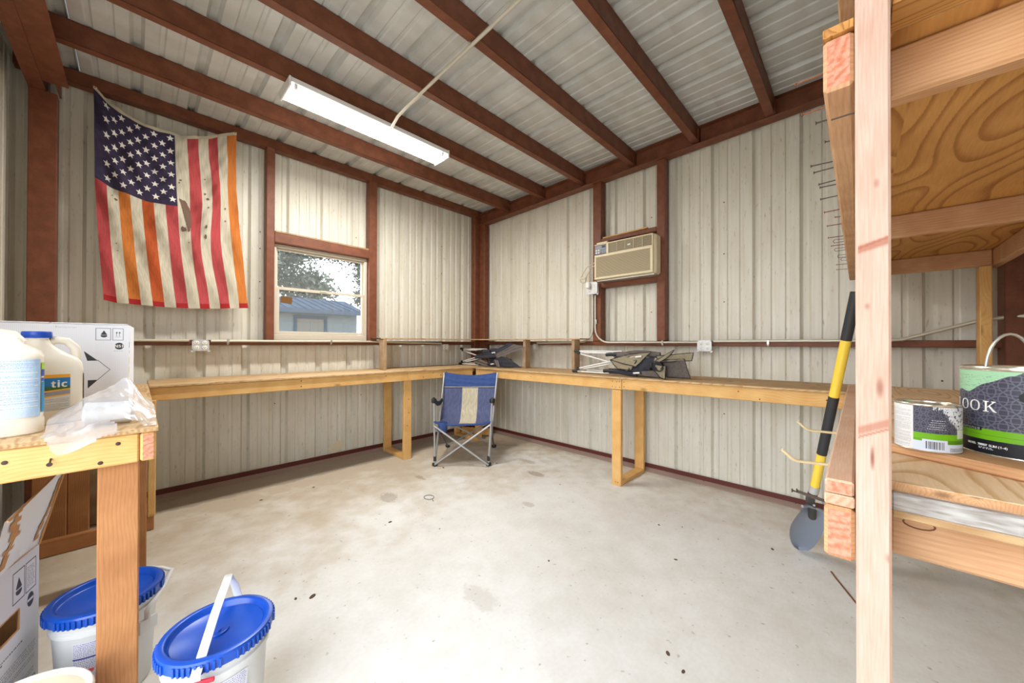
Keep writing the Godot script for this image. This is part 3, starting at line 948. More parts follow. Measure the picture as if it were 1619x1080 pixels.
func build_conduit() -> void:
	var X := Vector3(1, 0, 0)
	var Z := Vector3(0, 0, 1)
	var c1 := thing("conduit", "thin galvanised conduit along the left wall girt under the window", "conduit", Vector3(0.125, 1.215, 2.2))
	tb(c1, "pipe", [Vector3(0.119, 1.216, 3.75), Vector3(0.119, 1.216, 3.1)], 0.0105, "conduit")
	tb(c1, "pipe", [Vector3(0.119, 1.214, 2.97), Vector3(0.119, 1.216, 1.7), Vector3(0.119, 1.207, 1.3), Vector3(0.119, 1.197, 0.74)], 0.0105, "conduit")
	for z in [3.42, 2.86, 2.05]: clamp_at(c1, Vector3(0.119, 1.213, z), X)
	var c2 := thing("conduit", "galvanised conduit along the right wall, bending up to the cooler's outlet", "conduit", Vector3(3, 1.215, 0.125))
	var bend := [Vector3(1.906, 1.70, 0.121), Vector3(1.906, 1.40, 0.121)]
	for i in 7:
		var a := PI / 2 * i / 6.0
		bend.append(Vector3(1.906 - 0.14 * (1.0 - cos(a)), 1.355 - 0.14 * sin(a), 0.121))
	bend.append(Vector3(1.70, 1.213, 0.121))
	bend.append(Vector3(1.16, 1.205, 0.121))
	tb(c2, "pipe", bend, 0.0095, "conduit")
	var bend2 := [Vector3(1.936, 1.70, 0.121), Vector3(1.936, 1.40, 0.121)]
	for i in 7:
		var a := PI / 2 * i / 6.0
		bend2.append(Vector3(1.936 + 0.15 * (1.0 - cos(a)), 1.362 - 0.15 * sin(a), 0.121))
	bend2.append(Vector3(2.4, 1.212, 0.121))
	bend2.append(Vector3(2.912, 1.213, 0.121))
	tb(c2, "pipe", bend2, 0.0095, "conduit")
	tb(c2, "pipe", [Vector3(3.032, 1.222, 0.121), Vector3(3.4, 1.224, 0.121), Vector3(3.98, 1.224, 0.121), Vector3(4.08, 1.230, 0.121), Vector3(4.36, 1.330, 0.121), Vector3(4.43, 1.345, 0.13), Vector3(4.60, 1.36, 0.185)], 0.0105, "conduit")
	for x in [1.95, 2.62, 3.4]: clamp_at(c2, Vector3(x, 1.43 if x < 2.0 else 1.213, 0.121), Z)
	quad_box("outlet_box", "square metal outlet box on the left wall right of the big white carton", Vector3(0.152, 1.180, 3.035), -Z, X, 0.052, 0.044)
	quad_box("outlet_box", "square metal outlet box on the right wall above the brown folded chair", Vector3(2.972, 1.186, 0.152), X, Z, 0.054, 0.046)
	quad_box("outlet_box", "metal outlet box under the corner shelf near the corner post", Vector3(0.152, 1.152, 0.70), -Z, X, 0.05, 0.036)
	quad_box("outlet_box", "metal outlet box under the corner shelf, right of the shelf's middle post", Vector3(1.15, 1.160, 0.152), X, Z, 0.028, 0.036, 2, 1)
	quad_box("outlet_box", "white metal outlet box under the air conditioner's left end", Vector3(1.925, 1.766, 0.17), X, Z, 0.065, 0.062)
	var c3 := thing("conduit", "thin galvanised conduit crossing under the roof purlins to the lamp", "conduit", Vector3(2.3, 2.88, 2.07))
	tb(c3, "pipe", [Vector3(1.262, 2.866, 2.025), Vector3(1.31, 2.872, 2.032), Vector3(1.42, 2.884, 2.05), Vector3(1.56, 2.888, 2.058), Vector3(2.32, 2.888, 2.08), Vector3(3.0, 2.888, 2.10), Vector3(4.4, 2.888, 2.13)], 0.0105, "conduit")
	for x in [2.31, 3.41]:
		var g := G.new()
		cbox(g, Vector3(x, 2.891, 2.08), Vector3(0.009, 0, 0), Vector3(0, 0.008, 0), Vector3(0, 0, 0.022), 0.003)
		put(c3, "strap_clamp", [[g, M["galv"]]])

const YU := Vector3(0, 1, 0)
const XU := Vector3(1, 0, 0)
const ZU := Vector3(0, 0, 1)

func screw_dots(parent: Node, pts: Array, n: Vector3, r := 0.0035) -> void:
	for q in pts: put_lathe_on(parent, "screw", q, Basis(Quaternion(YU, n)), r, 0.001, "nail")

func build_benches() -> void:
	# bench along the left wall
	var b1 := thing("workbench", "long wooden workbench along the left wall under the window", "workbench", Vector3(0.3, 0, 1.7))
	var g := G.new()
	var ge := G.new()
	cbox(g, Vector3(0.307, 0.9125, 2.52), Vector3(0.272, 0, 0), Vector3(0, 0.0075, 0), Vector3(0, 0, 0.808), 0.002, ge, Vector2.ZERO, 1.3, 1.3)
	put(b1, "tabletop", [[g, M["ply_top"]], [ge, M["ply_edge"]]])
	var g2 := G.new()
	cbox(g2, Vector3(0.305, 0.9125, 0.87), Vector3(0.268, 0, 0), Vector3(0, 0.0075, 0), Vector3(0, 0, 0.838), 0.002, ge, Vector2(0.3, 0.1), 1.3, 1.3)
	put(b1, "tabletop", [[g2, M["ply_top"]]])
	board(b1, "apron", Vector3(0.544, 0.860, 3.33), Vector3(0.544, 0.860, 1.46), 0.089, 0.038, YU, "pine")
	board(b1, "apron", Vector3(0.544, 0.860, 1.458), Vector3(0.544, 0.864, 0.602), 0.089, 0.038, YU, "pine")
	board(b1, "ledger", Vector3(0.082, 0.860, 3.33), Vector3(0.082, 0.860, 0.06), 0.089, 0.038, YU, "pine")
	for z in [1.437, 0.46]:
		board(b1, "leg", Vector3(0.506, 0.0, z), Vector3(0.506, 0.815, z), 0.086, 0.038, ZU, "pine")
		board(b1, "leg", Vector3(0.085, 0.0, z), Vector3(0.085, 0.815, z), 0.086, 0.036, ZU, "pine")
		board(b1, "bottom_rail", Vector3(0.104, 0.018, z), Vector3(0.486, 0.018, z), 0.08, 0.036, ZU, "pine")
	board(b1, "bottom_rail", Vector3(0.13, 0.06, 0.42), Vector3(0.48, 0.06, 0.21), 0.089, 0.03, YU, "pine")
	screw_dots(b1, [Vector3(0.5635, 0.885, 2.44), Vector3(0.5635, 0.84, 2.44), Vector3(0.5635, 0.88, 1.70), Vector3(0.5635, 0.84, 1.28), Vector3(0.5635, 0.88, 1.16), Vector3(0.5635, 0.85, 1.06), Vector3(0.5635, 0.875, 0.98), Vector3(0.5255, 0.62, 1.43), Vector3(0.5255, 0.35, 1.445), Vector3(0.5255, 0.48, 1.43)], XU, 0.005)
	# bench along the right wall
	var b2 := thing("workbench", "long wooden workbench along the right wall under the air conditioner", "workbench", Vector3(2.5, 0, 0.3))
	for q in [[0.585, 2.44, 0.904, 0.912, 0.0], [2.443, 4.435, 0.912, 0.926, 0.35]]:
		var gt := G.new()
		var gte := G.new()
		var a := Vector3(q[0], q[2], 0.31)
		var b := Vector3(q[1], q[3], 0.31)
		cbox(gt, (a + b) * 0.5, (b - a) * 0.5, YU * 0.0075, ZU * 0.276, 0.002, gte, Vector2(q[4], 0.2), 1.3, 1.3)
		put(b2, "tabletop", [[gt, M["ply_top"]], [gte, M["ply_edge"]]])
	board(b2, "apron", Vector3(0.575, 0.850, 0.548), Vector3(2.452, 0.858, 0.548), 0.089, 0.038, YU, "pine")
	board(b2, "apron", Vector3(2.456, 0.862, 0.548), Vector3(4.435, 0.874, 0.548), 0.089, 0.038, YU, "pine")
	board(b2, "ledger", Vector3(0.575, 0.852, 0.085), Vector3(4.435, 0.874, 0.085), 0.089, 0.038, YU, "pine")
	for x in [2.405]:
		var hh := 0.808
		board(b2, "leg", Vector3(x, 0.0, 0.548), Vector3(x, hh, 0.548), 0.084, 0.038, XU, "pine")
		board(b2, "leg", Vector3(x - 0.01, 0.0, 0.088), Vector3(x - 0.01, hh - 0.005, 0.088), 0.086, 0.036, XU, "pine")
		board(b2, "bottom_rail", Vector3(x, 0.018, 0.107), Vector3(x, 0.018, 0.528), 0.082, 0.036, XU, "pine")
	screw_dots(b2, [Vector3(2.37, 0.835, 0.5675), Vector3(2.40, 0.832, 0.5675), Vector3(2.435, 0.833, 0.5675), Vector3(2.37, 0.88, 0.5675), Vector3(2.41, 0.878, 0.5675), Vector3(2.435, 0.882, 0.5675), Vector3(2.475, 0.84, 0.5675), Vector3(2.475, 0.88, 0.5675), Vector3(2.40, 0.03, 0.5675), Vector3(2.42, 0.03, 0.5675), Vector3(1.45, 0.86, 0.5675), Vector3(3.30, 0.88, 0.5675), Vector3(3.42, 0.84, 0.5675), Vector3(3.75, 0.87, 0.5675)], ZU, 0.004)
	# bench along the front wall, its end towards the camera
	var b3 := thing("workbench", "nearest wooden workbench at the left, carrying jugs, carton and plastic bag", "workbench", Vector3(1.4, 0, 3.63))
	var g3 := G.new()
	var g3e := G.new()
	cbox(g3, Vector3(1.432, 0.9275, 3.633), Vector3(0.852, 0, 0), Vector3(0, 0.0075, 0), Vector3(0, 0, 0.300), 0.002, g3e, Vector2(0.1, 0.4), 1.3, 1.3)
	put(b3, "tabletop", [[g3, M["ply_top"]], [g3e, M["ply_edge"]]])
	board(b3, "apron", Vector3(0.60, 0.8745, 3.356), Vector3(2.278, 0.8745, 3.356), 0.089, 0.036, YU, "pine", 0.006, "pink_end")
	board(b3, "apron", Vector3(2.258, 0.8745, 3.376), Vector3(2.258, 0.8745, 3.93), 0.089, 0.038, YU, "pine")
	board(b3, "leg", Vector3(2.219, 0.0, 3.418), Vector3(2.219, 0.829, 3.418), 0.089, 0.038, ZU, "brownfir")
	board(b3, "leg", Vector3(2.219, 0.0, 3.86), Vector3(2.219, 0.829, 3.86), 0.089, 0.038, ZU, "brownfir")
	board(b3, "leg", Vector3(1.155, 0.0, 3.36), Vector3(1.155, 0.829, 3.36), 0.089, 0.036, XU, "brownfir")
	board(b3, "leg", Vector3(0.618, 0.09, 3.312), Vector3(0.618, 0.829, 3.312), 0.038, 0.036, XU, "pine")
	board(b3, "leg", Vector3(0.36, 0.0, 3.63), Vector3(0.36, 0.829, 3.63), 0.089, 0.038, ZU, "brownfir")
	board(b3, "leg", Vector3(0.24, 0.0, 3.56), Vector3(0.24, 0.829, 3.56), 0.089, 0.038, ZU, "old")
	board(b3, "leg", Vector3(0.38, 0.0, 3.74), Vector3(0.38, 0.829, 3.74), 0.13, 0.038, ZU, "brownfir")
	board(b3, "bottom_rail", Vector3(0.611, 0.046, 3.30), Vector3(0.611, 0.046, 3.93), 0.088, 0.038, YU, "brownfir")
	screw_dots(b3, [Vector3(2.2775, 0.895, 3.42), Vector3(2.2775, 0.845, 3.455), Vector3(2.2775, 0.885, 3.62)], XU, 0.0055)
	var gn := G.new()
	tube(gn, [Vector3(2.277, 0.878, 3.545), Vector3(2.300, 0.868, 3.545)], 0.0022, 6)
	lathe(gn, Vector3(2.300, 0.868, 3.545), [[0.006, 0.0], [0.006, 0.002], [0.0, 0.002]], 8, Basis(Quaternion(YU, Vector3(0.95, -0.3, 0).normalized())))
	put(b3, "nail", [[gn, M["nail"]]])

func build_hutch() -> void:
	var t := thing("corner_shelf", "low plywood shelf raised on short posts in the bench corner", "shelf", Vector3(0.3, 0.92, 0.3))
	var g := G.new()
	var ge := G.new()
	cbox(g, Vector3(0.235, 1.249, 0.835), Vector3(0.115, 0, 0), YU * 0.006, ZU * 0.815, 0.001, ge, Vector2.ZERO, 1.3, 1.3)
	put(t, "shelf_board", [[g, M["ply_top"]], [ge, M["ply_edge"]]])
	var g2 := G.new()
	cbox(g2, Vector3(1.12, 1.248, 0.235), Vector3(0.765, 0, 0), YU * 0.006, ZU * 0.095, 0.001, ge, Vector2(0.2, 0.3), 1.3, 1.3)
	put(t, "shelf_board", [[g2, M["ply_top"]], [ge, M["ply_edge"]]])
	board(t, "post", Vector3(0.30, 0.9205, 1.60), Vector3(0.30, 1.242, 1.60), 0.10, 0.038, XU, "old")
	board(t, "post", Vector3(1.115, 0.9155, 0.255), Vector3(1.115, 1.241, 0.255), 0.089, 0.038, ZU, "old")
	board(t, "post", Vector3(1.795, 0.9185, 0.265), Vector3(1.795, 1.241, 0.265), 0.10, 0.038, ZU, "old")

func build_shelf_unit() -> void:
	var t := thing("shelf_unit", "tall raw lumber storage shelf filling the right edge of the view", "shelf", Vector3(4.1, 0, 1.6))
	var gp := G.new()
	cbox(gp, Vector3(3.900, 1.5, 2.575), ZU * 0.0445, YU * 1.5, XU * 0.019, 0.003)
	put(t, "post", [[gp, M["post_wood"]]])
	board(t, "post", Vector3(3.900, 0.0, 0.66), Vector3(3.900, 3.0, 0.66), 0.089, 0.038, ZU, "pine")
	board(t, "post", Vector3(4.420, 0.0, 2.64), Vector3(4.420, 3.0, 2.64), 0.089, 0.038, ZU, "pale")
	board(t, "post", Vector3(4.376, 0.935, 0.205), Vector3(4.376, 1.622, 0.205), 0.089, 0.042, ZU, "pine")
	# upper shelf
	board(t, "joist", Vector3(3.861, 1.6655, 0.12), Vector3(3.861, 1.6655, 2.585), 0.087, 0.038, YU, "redfir", 0.005, "pink_end")
	board(t, "joist", Vector3(4.420, 1.6655, 0.13), Vector3(4.420, 1.6655, 2.585), 0.087, 0.038, YU, "redfir")
	for q in [[2.466, "fir"], [1.296, "redfir"], [0.219, "redfir"]]:
		board(t, "crosspiece", Vector3(3.921, 1.6655, q[0]), Vector3(4.40, 1.6655, q[0]), 0.087, 0.038, YU, q[1], 0.005)
	var g := G.new()
	var ge := G.new()
	cbox(g, Vector3(4.142, 1.717, 1.325), Vector3(0.300, 0, 0), YU * 0.0075, ZU * 1.203, 0.001, ge, Vector2(0.12, 0.1), 1.1, 1.1)
	cbox(g, Vector3(3.861, 1.717, 2.56), Vector3(0.019, 0, 0), YU * 0.0075, ZU * 0.030, 0.001)
	cbox(g, Vector3(4.182, 1.717, 2.565), Vector3(0.260, 0, 0), YU * 0.0075, ZU * 0.035, 0.001)
	put(t, "shelf_board", [[g, M["ply_under"]], [ge, M["ply_edge"]]])
	# topmost shelf, partly above the frame
	for q in [[3.861, 2.30, "redfir"], [3.942, 2.30, "redfir"], [4.420, 2.30, "redfir"]]:
		board(t, "joist", Vector3(q[0], 2.26, 0.12), Vector3(q[0], 2.26, 2.53), 0.089, 0.038, YU, q[2])
	var gt := G.new()
	cbox(gt, Vector3(4.142, 2.3125, 1.33), Vector3(0.300, 0, 0), YU * 0.0075, ZU * 1.198, 0.001, null, Vector2(0.4, 0.2), 1.1, 1.1)
	put(t, "shelf_board", [[gt, M["ply_under"]]])
	# lower shelf
	board(t, "joist", Vector3(3.861, 0.891, 0.60), Vector3(3.861, 0.891, 2.585), 0.084, 0.038, YU, "fir", 0.005, "pink_end")
	board(t, "joist", Vector3(4.420, 0.885, 0.60), Vector3(4.420, 0.885, 2.585), 0.078, 0.038, YU, "fir")
	for z in [2.481, 1.3, 0.64]:
		board(t, "crosspiece", Vector3(3.921, 0.887, z), Vector3(4.40, 0.887, z), 0.077, 0.038, YU, "redfir", 0.005)
	board(t, "edge_strip", Vector3(3.861, 0.943, 0.62), Vector3(3.861, 0.943, 2.581), 0.037, 0.018, XU, "pale", 0.002)
	board(t, "edge_board", Vector3(3.861, 0.965, 0.64), Vector3(3.861, 0.965, 2.582), 0.036, 0.023, XU, "pale", 0.003, "pink_end")
	bx(t, "shelf_board", Vector3(3.922, 0.9265, 2.40), Vector3(4.44, 0.938, 2.552), "ply_edge", 0.002)
	var gg := G.new()
	cbox(gg, Vector3(4.181, 0.952, 2.486), Vector3(0.259, 0, 0), YU * 0.0137, ZU * 0.066, 0.002, null, Vector2(0.2, 0.1), 0.12, 0.5)
	put(t, "worn_edge_board", [[gg, M["ply_grey"]]])
	var gd := G.new()
	var gde := G.new()
	cbox(gd, Vector3(4.181, 0.973, 1.59), Vector3(0.259, 0, 0), YU * 0.0075, ZU * 0.95, 0.001, gde, Vector2(0.1, 0.05), 1.1, 1.1)
	put(t, "shelf_board", [[gd, M["ply_deck"]], [gde, M["fir"]]])
	var kr := []
	for k in 15: kr.append(Vector3(3.9545 + 0.0175 * cos(TAU * k / 14.0), 0.9075 + 0.0075 * sin(TAU * k / 14.0), 2.5003))
	tb(t, "knot", kr, 0.0011, "knot_brown", 6)
	# nails standing out of the joist towards the room
	var nl := [[1.662, 2.166, 0.044, 1], [1.662, 2.125, 0.041, 1], [1.662, 2.023, 0.037, 1], [1.663, 1.983, 0.037, 1], [1.663, 1.873, 0.042, 1], [1.663, 1.715, 0.041, 0], [1.663, 1.51, 0.043, 0], [1.664, 1.29, 0.05, 0], [1.664, 1.111, 0.047, 0], [1.665, 0.548, 0.048, 0], [1.666, 0.345, 0.054, 0], [1.662, 2.40, 0.019, 1], [1.662, 2.292, 0.010, 1], [1.663, 1.618, 0.016, 0], [1.64, 2.50, 0.033, 0], [1.675, 2.55, 0.038, 0], [0.918, 2.52, 0.040, 1], [0.905, 2.49, 0.050, 1]]
	for q in nl:
		var gn := G.new()
		var up := rng.randf_range(-0.003, 0.003) + (0.008 if q[0] < 1.0 else 0.0)
		var tip := Vector3(3.8415 - q[2], q[0] + up, q[1])
		tube(gn, [Vector3(3.8425, q[0], q[1]), tip], 0.0016, 6)
		lathe(gn, tip, [[0.0016, 0.0], [0.004, 0.001], [0.004, 0.0022], [0.0, 0.0022]], 8, Basis(Quaternion(YU, Vector3(-1, 0, 0))))
		put(t, "nail", [[gn, M["nail" if q[3] == 1 else "rust"]]])
	var gl := G.new()
	for q in [[1.19, 0.035], [0.99, 0.038], [0.80, 0.032], [0.70, 0.022]]:
		var z: float = q[0]
		var e := 3.8415 - float(q[1])
		tube(gl, [Vector3(3.842, 1.672, z), Vector3(e, 1.675, z), Vector3(e - 0.004, 1.668, z), Vector3(e, 1.66, z), Vector3(3.842, 1.661, z)], 0.0012, 5)
	put(t, "staple", [[gl, M["nail"]]])
	tb(t, "nail", [Vector3(3.8808, 1.575, 2.58), Vector3(3.852, 1.575, 2.58)], 0.0014, "nail", 6)
	# two long screw hooks
	for q in [[0.966, 2.105, -0.076, 0.026], [0.952, 2.395, -0.074, 0.024]]:
		var y: float = q[0]
		var z: float = q[1]
		var e: float = q[2]
		tb(t, "hook", [Vector3(3.843, y, z), Vector3(3.82, y + 0.001, z + 0.01), Vector3(3.842 + e * 0.7, y + 0.004, z + 0.03), Vector3(3.842 + e * 0.78, y + 0.008, z + 0.035), Vector3(3.842 + e, y + 0.026, z + 0.045)], 0.0032, "brass", 8)
	# stray board under the paint cans
	board_loose()

func board_loose() -> void:
	var t := thing("loose_board", "short reddish board lying askew on the lower shelf under the paint cans", "board", Vector3(4.1, 0.981, 2.35))
	var d := Vector3(0.857, 0, 0.514)
	var s := Vector3(0.514, 0, -0.857)
	board(t, "board", Vector3(3.928, 0.9905, 2.318) + s * 0.095, Vector3(3.928, 0.9905, 2.318) + d * 0.43 + s * 0.095, 0.19, 0.0185, s, "fir", 0.003)

func build_air_conditioner() -> void:
	var t := thing("air_conditioner", "beige through-wall air conditioner set between steel studs on the right wall", "air conditioner", Vector3(2.3, 1.82, 0.15))
	bx(t, "case", Vector3(2.012, 1.824, -0.25), Vector3(2.555, 2.19, 0.11), "beige", 0.004)
	bx(t, "front_frame", Vector3(1.998, 1.824, 0.112), Vector3(2.604, 2.178, 0.225), "beige", 0.014)
	var z := 0.226
	# raised borders round the grille and the vents
	for q in [[Vector3(2.0, 1.832, z), Vector3(2.585, 1.852, z + 0.022)], [Vector3(2.0, 2.047, z), Vector3(2.585, 2.072, z + 0.022)], [Vector3(2.0, 1.852, z), Vector3(2.02, 2.047, z + 0.022)], [Vector3(2.560, 1.852, z), Vector3(2.585, 2.047, z + 0.022)], [Vector3(2.0, 2.166, z), Vector3(2.585, 2.176, z + 0.022)], [Vector3(2.574, 2.072, z), Vector3(2.585, 2.166, z + 0.022)], [Vector3(2.130, 2.072, z), Vector3(2.155, 2.166, z + 0.024)]]:
		bx(t, "bezel", q[0], q[1], "beige", 0.003)
	bx(t, "grille_back", Vector3(2.02, 1.852, z), Vector3(2.560, 2.047, z + 0.004), "grille_back", 0.0)
	var g := G.new()
	for i in 25:
		var y := 1.855 + i * 0.0077
		cbox(g, Vector3(2.29, y + 0.0028, z + 0.012), Vector3(0.270, 0, 0), Vector3(0, 0.0022, 0.0012), Vector3(0, -0.003, 0.006), 0.0006)
	put(t, "grille", [[g, M["beige_dark"]]]).set_meta("kind", "stuff")
	bx(t, "vent_back", Vector3(2.155, 2.072, z), Vector3(2.574, 2.166, z + 0.003), "grille_back", 0.0)
	for k in 5:
		var x0 := 2.157 + k * 0.0835
		var gv := G.new()
		for i in 9:
			cbox(gv, Vector3(x0 + 0.0395, 2.078 + i * 0.0102, z + 0.010), Vector3(0.0375, 0, 0), Vector3(0, 0.0022, 0), Vector3(0, -0.003, 0.006), 0.0004)
		put(t, "vent_louvre", [[gv, M["beige_dark"]]])
		if k < 4: bx(t, "vent_divider", Vector3(x0 + 0.0785, 2.073, z), Vector3(x0 + 0.0825, 2.165, z + 0.019), "beige", 0.001)
	bx(t, "badge", Vector3(2.345, 2.112, z + 0.016), Vector3(2.375, 2.124, z + 0.021), "white_enamel", 0.002)
	var cp := bx(t, "control_panel", Vector3(2.004, 2.076, z), Vector3(2.128, 2.164, z + 0.020), "gunmetal", 0.003)
	bx(cp, "display", Vector3(2.082, 2.135, z + 0.020), Vector3(2.118, 2.155, z + 0.022), "black", 0.001)
	var cols := ["white", "white", "red", "lid_blue", "white", "white", "can_green", "lid_blue"]
	mat("can_green", c8(60, 150, 70), 0.5)
	for i in 8:
		bx(cp, "button", Vector3(2.016 + (i % 4) * 0.026, 2.086 + (i / 4) * 0.024, z + 0.020), Vector3(2.031 + (i % 4) * 0.026, 2.098 + (i / 4) * 0.024, z + 0.0225), cols[i], 0.002)
	bx(t, "top_tab", Vector3(2.012, 2.181, 0.16), Vector3(2.13, 2.199, 0.226), "beige", 0.003)
	bx(t, "base_pan", Vector3(2.02, 1.813, 0.03), Vector3(2.59, 1.823, 0.226), "galv", 0.002)
	# power cord hanging down to the outlet at the left
	tb(t, "cord", [Vector3(2.0, 2.03, 0.16), Vector3(1.95, 2.02, 0.17), Vector3(1.87, 1.99, 0.17), Vector3(1.82, 1.93, 0.17), Vector3(1.79, 1.87, 0.175), Vector3(1.80, 1.84, 0.18), Vector3(1.83, 1.825, 0.185), Vector3(1.865, 1.84, 0.19), Vector3(1.88, 1.90, 0.19), Vector3(1.915, 1.96, 0.18), Vector3(1.96, 2.0, 0.16)], 0.0045, "cord", 8)
	tb(t, "cord", [Vector3(1.915, 1.95, 0.182), Vector3(1.885, 1.90, 0.196), Vector3(1.868, 1.86, 0.198), Vector3(1.866, 1.82, 0.20), Vector3(1.89, 1.805, 0.20)], 0.0045, "cord", 8)
	bx(t, "cord_tie", Vector3(1.785, 1.868, 0.168), Vector3(1.86, 1.882, 0.196), "beige", 0.004)
	bx(t, "plug", Vector3(1.872, 1.765, 0.1798), Vector3(1.915, 1.826, 0.212), "white", 0.010)

# ---------------------------------------------------------------- flag
const F_TOP := [[0.0, 3.596, 2.933], [0.09, 3.536, 2.873], [0.18, 3.474, 2.827], [0.35, 3.349, 2.780], [0.538, 3.194, 2.785], [0.615, 3.123, 2.791], [0.69, 3.06, 2.81], [0.77, 2.995, 2.847], [0.85, 2.937, 2.884], [0.925, 2.88, 2.918], [1.0, 2.82, 2.939]]
const F_BOT := [[0.0, 3.542, 1.492], [0.077, 3.481, 1.476], [0.154, 3.423, 1.474], [0.308, 3.302, 1.467], [0.462, 3.176, 1.463], [0.615, 3.041, 1.467], [0.769, 2.917, 1.476], [1.0, 2.728, 1.495]]
const F_LEFT := [[0.0, 3.596, 2.933], [0.187, 3.592, 2.664], [0.454, 3.587, 2.279], [0.69, 3.571, 1.938], [0.868, 3.555, 1.682], [1.0, 3.542, 1.492]]
const F_RIGHT := [[0.0, 2.82, 2.939], [0.321, 2.815, 2.475], [0.555, 2.792, 2.137], [0.791, 2.76, 1.797], [1.0, 2.728, 1.495]]

func along(t: Array, s: float) -> Vector2:
	for i in t.size() - 1:
		if s <= t[i + 1][0] or i == t.size() - 2:
			var k := clampf((s - t[i][0]) / (t[i + 1][0] - t[i][0]), 0.0, 1.0)
			return Vector2(lerpf(t[i][1], t[i + 1][1], k), lerpf(t[i][2], t[i + 1][2], k))
	return Vector2.ZERO

func flag_at(u: float, v: float) -> Vector3:
	var a := along(F_TOP, u)
	var b := along(F_BOT, u)
	var c := along(F_LEFT, v)
	var d := along(F_RIGHT, v)
	var p := a.lerp(b, v) + c.lerp(d, u) - (Vector2(3.596, 2.933).lerp(Vector2(2.82, 2.939), u)).lerp(Vector2(3.542, 1.492).lerp(Vector2(2.728, 1.495), u), v)
	# swinging edge between the seventh and tenth stripe, as it hangs
	p.x -= 0.030 * exp(-pow((u - 0.74) / 0.13, 2.0)) * (sin(v * 7.5 - 0.6) * 0.75) * sin(PI * v)
	var x := 0.150
	x += 0.013 * sin(21.0 * u + 9.0 * v) * (0.35 + 0.65 * u) + 0.007 * sin(38.0 * u - 17.0 * v + 1.0)
	x += 0.010 * sin(34.0 * (u * 0.75 - v * 0.9) + 2.0) * clampf(1.2 - 2.0 * absf(v - 0.2) - u * 0.5, 0.0, 1.0)
	x += 0.0035 * sin(70.0 * v + 52.0 * u)
	x += 0.030 * sin(PI * u) * sin(PI * clampf(v * 1.1, 0.0, 1.0))
	return Vector3(x, p.y, p.x)

func flag_patch(parent: Node, called: String, u: float, v: float, ru: float, rv: float, m: String, sides: Array, lift := 0.0012) -> void:
	# a small flat figure lying on the cloth; sides = polygon in [-1, 1]
	var g := G.new()
	var p0 := flag_at(u, v)
	var nn := (flag_at(u + 0.01, v) - p0).cross(flag_at(u, v + 0.01) - p0).normalized()
	if nn.x < 0.0: nn = -nn
	var at := func(q: Vector2) -> Vector3:
		return flag_at(clampf(u + q.x * ru, 0.0, 1.0), clampf(v + q.y * rv, 0.0, 1.0)) + nn * lift
	var cc := Vector2.ZERO
	for q in sides: cc += q / sides.size()
	var c: Vector3 = at.call(cc)
	for i in sides.size():
		var a: Vector3 = at.call(sides[i])
		var b: Vector3 = at.call(sides[(i + 1) % sides.size()])
		if (a - c).cross(b - c).dot(nn) > 0.0: g.tri(c, a, b)
		else: g.tri(c, b, a)
	put(parent, called, [[g, M[m]]])

